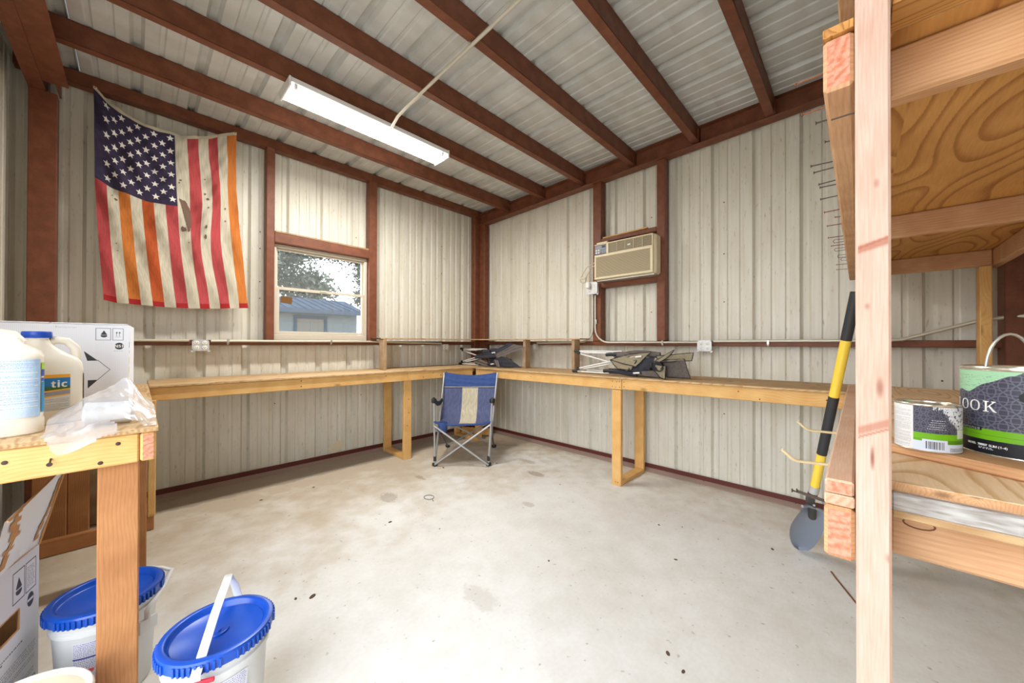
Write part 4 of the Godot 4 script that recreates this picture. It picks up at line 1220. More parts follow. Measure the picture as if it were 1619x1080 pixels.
func build_flag() -> void:
	var t := thing("flag", "worn faded stars and stripes flag hung sideways on the left wall", "flag", Vector3(0.15, 1.47, 3.15))
	var cols := ["flag_red", "flag_white", "flag_orange", "flag_white", "flag_dark_orange", "flag_white", "flag_red", "flag_white", "flag_red", "flag_white", "flag_red", "flag_white", "flag_orange"]
	var CV := 0.425
	var CU := 7.0 / 13.0
	for i in 13:
		var g := G.new()
		var v0 := CV if i < 7 else 0.0
		sheet(g, flag_at, 5, 60, i / 13.0, (i + 1) / 13.0, v0, 0.975)
		var o := put(t, "stripe", [[g, M[cols[i]]]])
		var gh := G.new()
		sheet(gh, func(u: float, v: float) -> Vector3: return flag_at(u, v) + Vector3(0.001, 0, 0), 5, 2, i / 13.0, (i + 1) / 13.0, 0.972, 1.0)
		put(o, "hem", [[gh, M["flag_hem_red" if i % 2 == 0 else "flag_white"]]])
	var gc := G.new()
	sheet(gc, flag_at, 30, 32, 0.0, CU, 0.0, CV)
	var ca := put(t, "canton", [[gc, M["flag_navy"]]])
	var star := []
	for k in 10:
		var a := TAU * k / 10.0 - PI / 2
		star.append(Vector2(cos(a), sin(a)) * (1.0 if k % 2 == 0 else 0.42))
	for cu in 9:
		var six := cu % 2 == 0
		for r in (6 if six else 5):
			var vv := CV * (0.085 + 0.166 * r + (0.0 if six else 0.083))
			flag_patch(ca, "star", CU * (0.155 + 0.0985 * cu), vv, 0.027, 0.0185, "star", star, 0.0022)
	var gh2 := G.new()
	sheet(gh2, func(u: float, v: float) -> Vector3: return flag_at(u, v * 0.022 - 0.005) + Vector3(0.003, 0.004, 0), 40, 1)
	var hd := put(t, "header_tape", [[gh2, M["cream_cloth"]]])
	for u in [0.012, 0.985]:
		put_lathe_on(hd, "grommet", flag_at(u, 0.004) + Vector3(0.004, 0, 0), Basis(Quaternion(YU, XU)), 0.009, 0.002, "brass")
		tb(hd, "nail", [flag_at(u, 0.004) + Vector3(-0.055, 0, 0), flag_at(u, 0.004) + Vector3(0.014, 0, 0)], 0.003, "nail", 6)
	# brown stains and worn-through spots
	var r := RandomNumberGenerator.new()
	r.seed = 5
	var spots := [[0.572, 0.545, 0.020, 0.018], [0.563, 0.27, 0.008, 0.006], [0.556, 0.285, 0.006, 0.005], [0.72, 0.245, 0.007, 0.005], [0.715, 0.33, 0.009, 0.008], [0.735, 0.365, 0.014, 0.008], [0.738, 0.415, 0.008, 0.006], [0.735, 0.53, 0.010, 0.013], [0.73, 0.585, 0.011, 0.015], [0.135, 0.478, 0.013, 0.006], [0.11, 0.465, 0.004, 0.004], [0.115, 0.70, 0.005, 0.004], [0.118, 0.735, 0.006, 0.003], [0.815, 0.27, 0.005, 0.006], [0.885, 0.43, 0.007, 0.008], [0.885, 0.50, 0.006, 0.007], [0.60, 0.62, 0.005, 0.004]]
	for q in spots:
		var poly := []
		for k in 9: poly.append(Vector2(cos(TAU * k / 9), sin(TAU * k / 9)) * r.randf_range(0.5, 1.1))
		flag_patch(t, "stain", q[0], q[1], q[2], q[3], "stain", poly, 0.004)
	var hole := [Vector2(-0.75, -1.0), Vector2(0.1, -0.95), Vector2(0.75, -0.55), Vector2(1.0, 0.0), Vector2(0.98, 0.4), Vector2(0.7, 0.95), Vector2(0.4, 1.0), Vector2(0.1, 0.4), Vector2(-0.2, -0.1), Vector2(-0.45, -0.6)]
	var gho := G.new()
	var pv := PackedVector2Array(hole)
	sheet(gho, func(u: float, v: float) -> Vector3: return flag_at(u, v) + Vector3(0.0035, 0, 0), 26, 44, 0.540, 0.622, 0.376, 0.560, func(u: float, v: float) -> bool: return Geometry2D.is_point_in_polygon(Vector2((u - 0.581) / 0.041, (v - 0.468) / 0.092), pv))
	put(t, "stain", [[gho, M["stain"]]])

# ---------------------------------------------------------------- chairs
func cap_foot(parent: Node, at: Vector3) -> void:
	var g := G.new()
	cbox(g, at + Vector3(0, 0.016, 0), Vector3(0.021, 0, 0.0), Vector3(0, 0.016, 0), Vector3(0, 0, 0.021), 0.005)
	put(parent, "foot", [[g, M["rubber"]]])

func build_camp_chair() -> void:
	var t := thing("camp_chair", "open blue folding camp chair with a cream centre stripe on the floor", "chair", Vector3(0.87, 0, 0.94))
	var FL := Vector3(0.90, 0.02, 1.36)
	var FR := Vector3(1.269, 0.02, 0.988)
	var RL := Vector3(0.463, 0.02, 0.888)
	var RR := Vector3(0.853, 0.02, 0.523)
	var aL := Vector3(0.895, 0.632, 1.37)
	var aR := Vector3(1.295, 0.632, 0.968)
	var sL := Vector3(0.898, 0.432, 1.366)
	var sR := Vector3(1.281, 0.434, 0.979)
	var bL := Vector3(0.619, 0.880, 1.042)
	var bR := Vector3(1.020, 0.881, 0.656)
	for q in [FL, FR, RL, RR]: cap_foot(t, q + Vector3(0, -0.02, 0))
	tb(t, "upright", [FL, aL], 0.0095, "alu")
	tb(t, "upright", [FR, aR], 0.0095, "alu")
	tb(t, "back_pole", [FL + Vector3(-0.012, 0.02, -0.012), bL + Vector3(-0.012, -0.005, 0.0)], 0.0095, "alu")
	tb(t, "back_pole", [FR + Vector3(-0.012, 0.02, -0.012), bR + Vector3(0.012, -0.005, -0.012)], 0.0095, "alu")
	var e := Vector3(0.012, 0, 0.012)
	tb(t, "cross_tube", [FL + e, sR + e * 0.5 + Vector3(0, -0.03, 0)], 0.010, "alu")
	tb(t, "cross_tube", [FR + e * 2.2, sL + e * 1.6 + Vector3(0, -0.03, 0)], 0.010, "alu")
	tb(t, "cross_tube", [RL, Vector3(0.99, 0.36, 0.66)], 0.010, "alu")
	tb(t, "cross_tube", [RR - e, Vector3(0.60, 0.36, 1.05)], 0.010, "alu")
	tb(t, "side_tube", [RL + Vector3(0.01, 0, 0.01), sL + Vector3(-0.015, -0.04, -0.015)], 0.0085, "gunmetal")
	tb(t, "side_tube", [RR + Vector3(0.01, 0, 0.01), sR + Vector3(-0.015, -0.04, -0.015)], 0.0085, "gunmetal")
	for q in [FL, FR]:
		var gs := G.new()
		tube(gs, [q + Vector3(0, 0.03, 0), q + Vector3(-0.002, 0.075, 0)], 0.014, 8)
		put(t, "slider", [[gs, M["rubber"]]])
	# sling: front edge -> hinge -> top
	var hL := Vector3(0.690, 0.375, 1.14)
	var hR := Vector3(1.075, 0.375, 0.752)
	var fwd := Vector3(0.673, 0, 0.739)
	var sling := func(s: float, w: float) -> Vector3:
		var a: Vector3
		var b: Vector3
		if w < 0.42:
			a = sL.lerp(hL, w / 0.42)
			b = sR.lerp(hR, w / 0.42)
		else:
			a = hL.lerp(bL, (w - 0.42) / 0.58)
			b = hR.lerp(bR, (w - 0.42) / 0.58)
		var k := sin(PI * s)
		var p := a.lerp(b, s)
		var round_ := 0.03 * exp(-pow((w - 0.42) / 0.12, 2.0))
		p += fwd * round_ + Vector3(0, round_, 0)
		if w < 0.42: p.y -= 0.035 * k + 0.006 * sin(9.0 * s + 8.0 * w)
		else: p += -fwd * (0.045 * k) + fwd * (0.004 * sin(17.0 * w + 3.0 * s) + 0.006 * sin(11.0 * s - 9.0 * w) * (1.0 - k)) + Vector3(0, -0.034 * k * smoothstep(0.75, 1.0, w), 0)
		return p
	for q in [["sling", 0.0, 0.345, "grey_blue_cloth", 0.0, 0.84], ["stripe_panel", 0.345, 0.655, "cream_cloth", 0.0, 0.84], ["sling", 0.655, 1.0, "grey_blue_cloth", 0.0, 0.84]]:
		var g := G.new()
		sheet(g, func(s: float, w: float) -> Vector3: return sling.call(s + 0.05 * (1.0 - w) * sin(PI * s), w), 10, 40, q[1], q[2], q[4], q[5])
		put(t, q[0], [[g, M[q[3]]]])
	var gh := G.new()
	sheet(gh, func(s: float, w: float) -> Vector3: return sling.call(s, w) + fwd * (0.006 + 0.007 * sin(PI * (w - 0.82) / 0.18) + 0.003 * sin(90.0 * w + 5.0 * s)), 24, 14, -0.012, 1.012, 0.82, 1.0)
	sheet(gh, func(s: float, w: float) -> Vector3: return sling.call(s, w) - fwd * 0.016, 24, 4, -0.012, 1.012, 0.80, 1.0)
	put(t, "headrest", [[gh, M["blue_cloth"]]])
	var pip := []
	var hem := []
	for i in 21:
		pip.append(sling.call(i / 20.0, 0.825) + fwd * 0.008)
		hem.append(sling.call(lerpf(-0.01, 1.01, i / 20.0), 0.0))
	tb(t, "piping", pip, 0.0035, "cream_cloth", 6)
	var gm := G.new()
	tube(gm, hem, 0.011, 8)
	put(t, "front_hem", [[gm, M["blue_cloth"]]])
	for q in [[aL, Vector3(0.70, 0.600, 1.14)], [aR, Vector3(1.10, 0.600, 0.755)]]:
		var a: Vector3 = q[0]
		var b: Vector3 = q[1]
		var ga := G.new()
		tube(ga, [a + fwd * 0.03 + Vector3(0, 0.02, 0), a + Vector3(0, 0.018, 0), a.lerp(b, 0.4) + Vector3(0, -0.028, 0), a.lerp(b, 0.75) + Vector3(0, -0.03, 0), b], 0.024, 10, 0.45)
		cbox(ga, a + Vector3(0, 0.006, 0), Vector3(0.02, 0, 0), Vector3(0, 0.022, 0), Vector3(0, 0, 0.02), 0.006)
		put(t, "armrest", [[ga, M["black"]]])
	lt(t, "cup_holder", Vector3(0.945, 0.335, 1.300), [[0.0, 0.0], [0.040, 0.0], [0.043, 0.004], [0.045, 0.088], [0.0445, 0.09], [0.041, 0.012], [0.0, 0.01]], "blue_cloth", 20)

func build_folded_chairs() -> void:
	# both lie on their sides, legs to the left
	folded_chair("folded_chair", "brown and black folded camp chair lying on the right workbench", Vector3(1.915, 0.921, 0.44), Vector3(1.06, 0.006, 0.0), true)
	folded_chair("folded_chair", "dark grey folded camp chair lying under the corner shelf", Vector3(0.13, 0.921, 0.43), Vector3(1.0, 0, -0.09), false)

func folded_chair(called: String, label: String, o: Vector3, dir: Vector3, tan_: bool) -> void:
	var L := dir.length()
	var X := dir / L
	var Z := X.cross(YU).normalized()
	var t := thing(called, label, "chair", o + X * L * 0.5, "folded camp chairs on the benches")
	# chair coordinates: a along the length 0..1, b height in metres, c towards the room
	var P := func(a: float, b: float, c: float) -> Vector3: return o + X * (a * L) + YU * b + Z * c
	var tubem := "alu_white"
	var A := "tan_cloth" if tan_ else "taupe_cloth"
	var B := "taupe_cloth" if tan_ else "dark_cloth"
	for q in [[[0.02, 0.208, 0.0], [0.45, 0.206, 0.0]], [[0.07, 0.196, 0.03], [0.40, 0.192, 0.03]], [[0.05, 0.185, 0.02], [0.32, 0.115, 0.0]], [[0.05, 0.045, 0.03], [0.60, 0.175, 0.04]], [[0.08, 0.038, 0.0], [0.34, 0.095, -0.02]], [[0.02, 0.014, 0.02], [0.46, 0.012, 0.02]], [[0.10, 0.026, -0.03], [0.5, 0.022, -0.03]]]:
		tb(t, "leg_tube", [P.call(q[0][0], q[0][1], q[0][2]), P.call(q[1][0], q[1][1], q[1][2])], 0.0075, tubem, 8)
	for q in [[-0.012, 0.208, 0.0], [-0.018, 0.016, 0.02]]:
		var gf := G.new()
		tube(gf, [P.call(q[0] - 0.002, q[1], q[2]), P.call(q[0] + 0.05, q[1], q[2])], 0.015, 8)
		put(t, "foot", [[gf, M["rubber"]]])
	for q in [[0.05, 0.188, 0.025], [0.045, 0.044, 0.035]]:
		var gj := G.new()
		lathe(gj, P.call(q[0], q[1], q[2]), [[0.0, -0.012], [0.013, -0.012], [0.013, 0.012], [0.0, 0.012]], 10, Basis(Quaternion(YU, Z)))
		put(t, "joint", [[gj, M["rubber"]]])
	for q in [[0.33, 0.178, 0.05], [0.31, 0.034, 0.055]]:
		var gg := G.new()
		tube(gg, [P.call(q[0], q[1], q[2]), P.call(q[0] + 0.04, q[1] + 0.004, q[2]), P.call(q[0] + 0.10, q[1] + 0.002, q[2])], 0.016, 8, 0.8)
		put(t, "grip", [[gg, M["black"]]])
	# rolled sleeves and slack fabric
	for q in [[[0.40, 0.176, 0.04], [0.47, 0.182, 0.045], [0.54, 0.184, 0.04], 0.026, B], [[0.36, 0.036, 0.05], [0.48, 0.030, 0.05], [0.60, 0.022, 0.045], 0.024, "dark_cloth"], [[0.46, 0.17, 0.0], [0.62, 0.205, 0.0], [0.76, 0.185, -0.01], 0.03, B], [[0.5, 0.06, -0.02], [0.65, 0.09, -0.03], [0.8, 0.06, -0.03], 0.05, "dark_cloth"]]:
		var gs := G.new()
		var pts := []
		for i in 7:
			var k := i / 6.0
			var a: Array = q[0]
			var b: Array = q[1]
			var c: Array = q[2]
			var w0 := (1.0 - k) * (1.0 - k)
			var w1 := 2.0 * k * (1.0 - k)
			var w2 := k * k
			pts.append(P.call(a[0] * w0 + b[0] * w1 + c[0] * w2, a[1] * w0 + b[1] * w1 + c[1] * w2 + 0.004 * sin(5.0 * k), a[2] * w0 + b[2] * w1 + c[2] * w2))
		tube(gs, pts, q[3], 10, 0.7, q[3] * 0.8)
		put(t, "sleeve", [[gs, M[q[4]]]])
	var panels := []
	if tan_:
		panels = [[[0.375, 0.135, 0.06], [0.53, 0.185, 0.06], [0.70, 0.208, 0.02], [0.60, 0.085, 0.075], A], [[0.375, 0.13, 0.055], [0.60, 0.135, 0.05], [0.56, 0.055, 0.075], [0.45, 0.06, 0.075], A], [[0.56, 0.15, 0.04], [0.74, 0.165, 0.04], [0.68, 0.02, 0.05], [0.54, 0.05, 0.07], "dark_cloth"], [[0.74, 0.13, 0.07], [0.885, 0.225, 0.06], [0.865, 0.18, 0.09], [0.755, 0.10, 0.10], A], [[0.74, 0.175, 0.02], [1.0, 0.205, 0.0], [0.995, 0.145, 0.01], [0.78, 0.125, 0.05], A], [[0.78, 0.145, 0.035], [0.945, 0.155, 0.02], [0.985, 0.012, 0.01], [0.83, 0.012, 0.05], B], [[0.72, 0.115, 0.095], [0.845, 0.10, 0.105], [0.84, 0.0, 0.11], [0.80, 0.01, 0.10], A], [[0.58, 0.045, 0.06], [0.74, 0.06, 0.07], [0.83, 0.006, 0.07], [0.62, 0.010, 0.06], B]]
	else:
		panels = [[[0.30, 0.13, 0.06], [0.62, 0.185, 0.06], [0.66, 0.115, 0.07], [0.32, 0.085, 0.07], "dark_cloth"], [[0.62, 0.20, 0.03], [0.80, 0.285, 0.02], [0.92, 0.265, 0.02], [0.68, 0.155, 0.05], "dark_cloth"], [[0.66, 0.16, 0.05], [0.90, 0.27, 0.03], [1.06, 0.235, 0.02], [0.66, 0.10, 0.06], A], [[0.64, 0.10, 0.06], [0.80, 0.125, 0.05], [1.02, 0.004, 0.04], [0.56, 0.004, 0.06], "dark_cloth"], [[0.64, 0.085, 0.08], [0.70, 0.08, 0.085], [0.76, 0.004, 0.10], [0.70, 0.006, 0.10], A], [[0.28, 0.045, 0.08], [0.42, 0.085, 0.085], [0.54, 0.07, 0.09], [0.54, 0.006, 0.08], A]]
	var i := 0
	for q in panels:
		var c := []
		for k in 4: c.append(P.call(q[k][0], q[k][1], q[k][2]))
		var f := blin(c[0], c[1], c[2], c[3], 0.006, Z, 7.0 + i)
		var g := G.new()
		sheet(g, f, 10, 8)
		var o2 := put(t, "fabric_panel", [[g, M[q[4]]]])
		if tan_:
			var rim := []
			for k in 9: rim.append(f.call(k / 8.0, 0.0))
			for k in 8: rim.append(f.call(1.0, (k + 1) / 8.0))
			for k in 8: rim.append(f.call(1.0 - (k + 1) / 8.0, 1.0))
			for k in 8: rim.append(f.call(0.0, 1.0 - (k + 1) / 8.0))
			tb(o2, "trim", rim, 0.0035, "black", 5)
		i += 1
	if tan_:
		var ring := []
		for k in 17:
			var a := TAU * k / 16.0
			ring.append(P.call(0.782 + 0.045 * cos(a) / L, 0.098 + 0.036 * sin(a) - 0.012 * cos(a), 0.112))
		tb(t, "cup_ring", ring, 0.005, "black", 6)
		var gd := G.new()
		lathe(gd, P.call(0.782, 0.098, 0.108), [[0.043, -0.03], [0.041, 0.0], [0.0, -0.028]], 16, Basis(Quaternion(YU, Z)).scaled_local(Vector3(1, 1, 0.85)))
		put(t, "cup_pocket", [[gd, M["dark_cloth"]]])
	for q in [[0.60, 0.165, 0.075], [0.585, 0.03, 0.08]]:
		var gq := G.new()
		tube(gq, [P.call(q[0], q[1], q[2]), P.call(q[0] + 0.05, q[1] + 0.006, q[2])], 0.008, 8)
		put(t, "rivet_bar", [[gq, M["alu_white"]]])

# ---------------------------------------------------------------- things on the nearest bench
func rline(im: Image, a: Vector2, b: Vector2, w: float, c: Color) -> void:
	var n := int((b - a).length() * 1.5) + 1
	for i in n + 1:
		var q := a.lerp(b, float(i) / n)
		im.fill_rect(Rect2i(int(q.x - w * 0.5), int(q.y - w * 0.5), maxi(1, int(w)), maxi(1, int(w))), c)

func rpoly(im: Image, pts: PackedVector2Array, c: Color) -> void:
	var lo := pts[0]
	var hi := pts[0]
	for q in pts:
		lo = lo.min(q)
		hi = hi.max(q)
	for y in range(maxi(0, int(lo.y)), mini(im.get_height(), int(hi.y) + 1)):
		for x in range(maxi(0, int(lo.x)), mini(im.get_width(), int(hi.x) + 1)):
			if Geometry2D.is_point_in_polygon(Vector2(x + 0.5, y + 0.5), pts): im.set_pixel(x, y, c)

func rbox(im: Image, x0: float, y0: float, x1: float, y1: float, w: float, c: Color) -> void:
	rline(im, Vector2(x0, y0), Vector2(x1, y0), w, c)
	rline(im, Vector2(x1, y0), Vector2(x1, y1), w, c)
	rline(im, Vector2(x1, y1), Vector2(x0, y1), w, c)
	rline(im, Vector2(x0, y1), Vector2(x0, y0), w, c)

func rtext(im: Image, x0: int, y0: int, x1: int, y1: int, step: int, c: Color, r: RandomNumberGenerator, h := 1) -> void:
	# rows of small unreadable print
	var y := y0
	while y < y1:
		var x := x0
		while x < x1:
			var n := r.randi_range(2, 9)
			if x + n < x1: im.fill_rect(Rect2i(x, y, n, h), c)
			x += n + r.randi_range(2, 4)
			if r.randf() < 0.015: break
		y += step

func drop_icon(im: Image, cx: float, cy: float, s: float, c: Color) -> void:
	rpoly(im, PackedVector2Array([Vector2(cx, cy - s), Vector2(cx + s * 0.62, cy + s * 0.15), Vector2(cx - s * 0.62, cy + s * 0.15)]), c)
	var p := PackedVector2Array()
	for k in 18: p.append(Vector2(cx + cos(TAU * k / 18) * s * 0.62, cy + s * 0.45 + sin(TAU * k / 18) * s * 0.42))
	rpoly(im, p, c)
	rline(im, Vector2(cx - s * 0.6, cy + s * 0.28), Vector2(cx + s * 0.6, cy + s * 0.28), maxf(1.0, s * 0.12), c8(226, 228, 234))

func arrows_icon(im: Image, cx: float, cy: float, s: float, c: Color) -> void:
	for d in [-0.32, 0.32]:
		rline(im, Vector2(cx + d * s, cy - s * 0.6), Vector2(cx + d * s, cy + s * 0.5), maxf(1.0, s * 0.14), c)
		rpoly(im, PackedVector2Array([Vector2(cx + d * s, cy - s), Vector2(cx + d * s + s * 0.24, cy - s * 0.45), Vector2(cx + d * s - s * 0.24, cy - s * 0.45)]), c)
	rline(im, Vector2(cx - s * 0.6, cy + s * 0.75), Vector2(cx + s * 0.6, cy + s * 0.75), 1.0, c)

func loft(g: G, c: Vector3, secs: Array, yaw := 0.0, segs := 48, pw := 5.0) -> void:
	# rounded-box sections [y, half x, half z, shift z]
	var rows := []
	for q in secs:
		var row := []
		for k in segs + 1:
			var a := TAU * k / segs
			var e: float = 2.0 / (q[4] if q.size() > 4 else pw)
			var ca := cos(a)
			var sa := sin(a)
			row.append(c + Vector3(signf(ca) * pow(absf(ca), e) * q[1], q[0], signf(sa) * pow(absf(sa), e) * q[2] + (q[3] if q.size() > 3 else 0.0)).rotated(YU, yaw))
		rows.append(row)
	var m := rows.size()
	var nr := []
	for j in m:
		var row := []
		for k in segs + 1:
			var du: Vector3 = rows[j][(k + 1) % segs] - rows[j][(k + segs - 1) % segs]
			var dv: Vector3 = rows[mini(j + 1, m - 1)][k] - rows[maxi(j - 1, 0)][k]
			var n := dv.cross(du).normalized()
			var out: Vector3 = rows[j][k] - c
			out.y = 0
			if n.dot(out) < 0.0: n = -n
			row.append(n)
		nr.append(row)
	for j in m - 1:
		for k in segs:
			var a: Vector3 = rows[j][k]
			var b: Vector3 = rows[j][k + 1]
			var cc: Vector3 = rows[j + 1][k + 1]
			var d: Vector3 = rows[j + 1][k]
			var ua := Vector2(float(k) / segs, float(j) / (m - 1))
			var uc := Vector2(float(k + 1) / segs, float(j + 1) / (m - 1))
			g.tri_n(a, cc, b, nr[j][k], nr[j + 1][k + 1], nr[j][k + 1], ua, uc, Vector2(uc.x, ua.y))
			g.tri_n(a, d, cc, nr[j][k], nr[j + 1][k], nr[j + 1][k + 1], ua, Vector2(ua.x, uc.y), uc)
	for j in [0, m - 1]:
		var cen := Vector3.ZERO
		for k in segs: cen += rows[j][k]
		cen /= segs
		for k in segs:
			if j == 0: g.tri(cen, rows[j][k], rows[j][k + 1])
			else: g.tri(cen, rows[j][k + 1], rows[j][k])

func build_bench_goods() -> void:
	var r := RandomNumberGenerator.new()
	r.seed = 17
	var by := 0.9355
	# the white carton behind the jugs
	var cb := thing("carton", "big white carton with black printed symbols standing on the nearest bench", "box", Vector3(1.5, by, 3.6))
	var im := Image.create_empty(640, 512, false, Image.FORMAT_RGB8)
	im.fill(c8(238, 240, 247))
	for x in 640:
		if x % 7 < 2: im.fill_rect(Rect2i(x, 0, 1, 512), c8(230, 233, 242))
	var ink := c8(62, 64, 72)
	var U := func(px: float, py: float) -> Vector2: return Vector2((0.08 + px * 0.001537) / 0.395 * 640.0, (py - 513.0) * 0.00268 / 0.335 * 512.0)
	var a: Vector2 = U.call(146, 518.5)
	var b: Vector2 = U.call(172, 536)
	rbox(im, a.x, a.y, b.x, b.y, 2, ink)
	drop_icon(im, (a.x + b.x) / 2 + 2, (a.y + b.y) / 2 - 1, 23.0, ink)
	a = U.call(175.5, 518.5)
	b = U.call(194.5, 536)
	rbox(im, a.x, a.y, b.x, b.y, 2, ink)
	arrows_icon(im, (a.x + b.x) / 2, (a.y + b.y) / 2 + 2, 20.0, ink)
	var e: Vector2 = U.call(187, 545)
	var el := PackedVector2Array()
	for k in 24: el.append(e + Vector2(cos(TAU * k / 24) * 21, sin(TAU * k / 24) * 21))
	rpoly(im, el, ink)
	rtext(im, int(e.x) - 24, int(e.y) + 28, int(e.x) + 24, int(e.y) + 32, 3, c8(150, 152, 160), r)
	rpoly(im, PackedVector2Array([U.call(126, 552), U.call(150, 566.5), U.call(132, 566.5)]), ink)
	rpoly(im, PackedVector2Array([U.call(133, 595), U.call(150, 595), U.call(133, 607)]), ink)
	rline(im, U.call(150, 566), U.call(171, 580.5), 2, ink)
	rline(im, U.call(171, 580.5), U.call(150, 595), 2, ink)
	rtext(im, 330, 14, 420, 24, 4, c8(150, 154, 168), r)
	rtext(im, 40, 60, 160, 72, 5, c8(150, 154, 168), r)
	var pm := tex("carton_print", im, 0.7)
	var g := G.new()
	var gs := G.new()
	var tilt := Vector3(-0.33, 0, -0.012)   # towards the back, right side
	var A := Vector3(1.70, by, 3.80)
	var B := Vector3(1.70, by, 3.405)
	var hh := Vector3(0, 0.335, 0)
	g.quad(A, B, B + hh, A + hh, Vector2(0, 1), Vector2(1, 1), Vector2(1, 0), Vector2(0, 0))
	var mid := Vector3(1.5, 1.1, 3.6)
	gs.quad_o(mid, B, B + tilt, B + tilt + hh, B + hh)
	gs.quad_o(mid, A, A + tilt, A + tilt + hh, A + hh)
	gs.quad_o(mid, A + tilt, B + tilt, B + tilt + hh, A + tilt + hh)
	gs.quad_o(mid, A, B, B + tilt, A + tilt)
	put(cb, "body", [[g, pm], [gs, M["carton"]]])
	for k in 2:
		var gf := G.new()
		var z0 := 3.405 if k == 0 else 3.604
		cbox(gf, Vector3(1.535, by + 0.338, z0 + 0.098), Vector3(0.165, 0, 0.006), Vector3(0, 0.002, 0), Vector3(0, 0, 0.097), 0.001)
		put(cb, "top_flap", [[gf, M["carton"]]])
	letters(cb, "lettering", "NSF", Vector3(1.7006, by + 0.335 - (545 - 513) * 0.00268, 3.72 - 187 * 0.001537), Basis(-ZU, YU, XU), 0.0115, "white")
	for k in 5:
		var gm := G.new()
		var yy: float = by + [0.295, 0.255, 0.225, 0.19, 0.15][k]
		cbox(gm, Vector3(1.6965, yy, 3.4042), Vector3(0.0, 0, 0.0004), Vector3(0, [0.016, 0.012, 0.006, 0.014, 0.014][k], 0), Vector3(0.006, 0, 0), 0.0)
		put(cb, "colour_mark", [[gm, M[["carton", "lid_blue", "beige_dark", "yellow", "yellow"][k]]]])
	# jug with the orange and blue label
	var j := thing("jug", "white handled jug with a blue cap and orange-topped label", "jug", Vector3(1.965, by, 3.578))
	var gj := G.new()
	var yaw := 0.36
	var jc := Vector3(1.965, by, 3.578)
	loft(gj, jc, [[0.0, 0.046, 0.060], [0.004, 0.050, 0.064], [0.035, 0.050, 0.064], [0.040, 0.0485, 0.0625], [0.165, 0.0485, 0.0625], [0.170, 0.050, 0.064], [0.196, 0.049, 0.062, 0.0, 4.0], [0.214, 0.044, 0.056, 0.003, 3.5], [0.226, 0.036, 0.044, 0.010, 3.0], [0.245, 0.029, 0.034, 0.020, 2.4], [0.262, 0.026, 0.027, 0.027, 2.0], [0.276, 0.025, 0.025, 0.029, 2.0]], yaw)
	put(j, "body", [[gj, M["jug"]]])
	var gh := G.new()
	var R := func(x: float, y: float, z: float) -> Vector3: return jc + Vector3(x, y, z).rotated(YU, yaw)
	tube(gh, [R.call(0.0, 0.258, 0.012), R.call(0.0, 0.272, -0.010), R.call(0.0, 0.268, -0.034), R.call(0.0, 0.245, -0.052), R.call(0.0, 0.215, -0.056), R.call(0.0, 0.19, -0.05)], 0.0125, 12)
	put(j, "handle", [[gh, M["jug"]]])
	var gcap := G.new()
	lathe(gcap, R.call(0.0, 0.278, 0.029), [[0.030, 0.0], [0.031, 0.002], [0.031, 0.018], [0.029, 0.021], [0.0, 0.021]], 48, Basis.IDENTITY, 0, TAU, 0, 1, func(an: float, _y: float) -> float: return 1.0 + 0.02 * signf(sin(an * 24.0)))
	put(j, "cap", [[gcap, M["cap_blue"]]])
	var li := Image.create_empty(256, 320, false, Image.FORMAT_RGB8)
	li.fill(c8(214, 214, 210))
	li.fill_rect(Rect2i(0, 0, 256, 30), c8(238, 168, 44))
	for y in range(30, 150):
		for x in 256:
			var k := (y - 30) / 120.0
			var n := fn.get_noise_2d(x * 0.04, y * 0.05)
			li.set_pixel(x, y, c8(36, 120, 190).lerp(c8(66, 100, 48), smoothstep(0.5, 0.75, k + 0.15 * n)).lerp(c8(120, 130, 60), clampf(n * k, 0, 1)))
	rpoly(li, PackedVector2Array([Vector2(0, 148), Vector2(256, 128), Vector2(256, 140), Vector2(0, 160)]), c8(240, 176, 56))
	rpoly(li, PackedVector2Array([Vector2(0, 160), Vector2(256, 140), Vector2(256, 176), Vector2(0, 200)]), c8(150, 150, 160))
	rpoly(li, PackedVector2Array([Vector2(0, 166), Vector2(90, 158), Vector2(40, 190), Vector2(0, 192)]), c8(150, 40, 60))
	rpoly(li, PackedVector2Array([Vector2(0, 200), Vector2(256, 176), Vector2(256, 186), Vector2(0, 212)]), c8(240, 176, 56))
	rtext(li, 8, 216, 250, 316, 9, c8(120, 124, 130), r, 3)
	var lm := tex("jug_label", li, 0.5)
	var gl := G.new()
	gl.quad(R.call(0.0492, 0.044, 0.046), R.call(0.0492, 0.044, -0.028), R.call(0.0492, 0.160, -0.028), R.call(0.0492, 0.160, 0.046), Vector2(0, 1), Vector2(1, 1), Vector2(1, 0), Vector2(0, 0))
	put(j, "label", [[gl, lm]])
	var lb := Basis(-ZU, YU, XU).rotated(YU, yaw)
	letters(j, "lettering", "tic", R.call(0.0496, 0.1285, -0.004), lb, 0.021, "white")
	var ti := Image.create_empty(128, 256, false, Image.FORMAT_RGB8)
	ti.fill(c8(226, 220, 206))
	rtext(ti, 4, 4, 124, 250, 6, c8(150, 144, 134), r, 2)
	var tm := tex("jug_side_print", ti, 0.5)
	var gt := G.new()
	gt.quad(R.call(0.036, 0.044, -0.0632), R.call(-0.036, 0.044, -0.0632), R.call(-0.036, 0.16, -0.0632), R.call(0.036, 0.16, -0.0632), Vector2(0, 1), Vector2(1, 1), Vector2(1, 0), Vector2(0, 0))
	put(j, "side_print", [[gt, tm]])
	# round jug with the pale blue label
	var k2 := thing("jug", "white jug with a pale blue text label at the left picture edge", "jug", Vector3(2.12, by, 3.668))
	var kc := Vector3(2.12, by, 3.668)
	var gk := G.new()
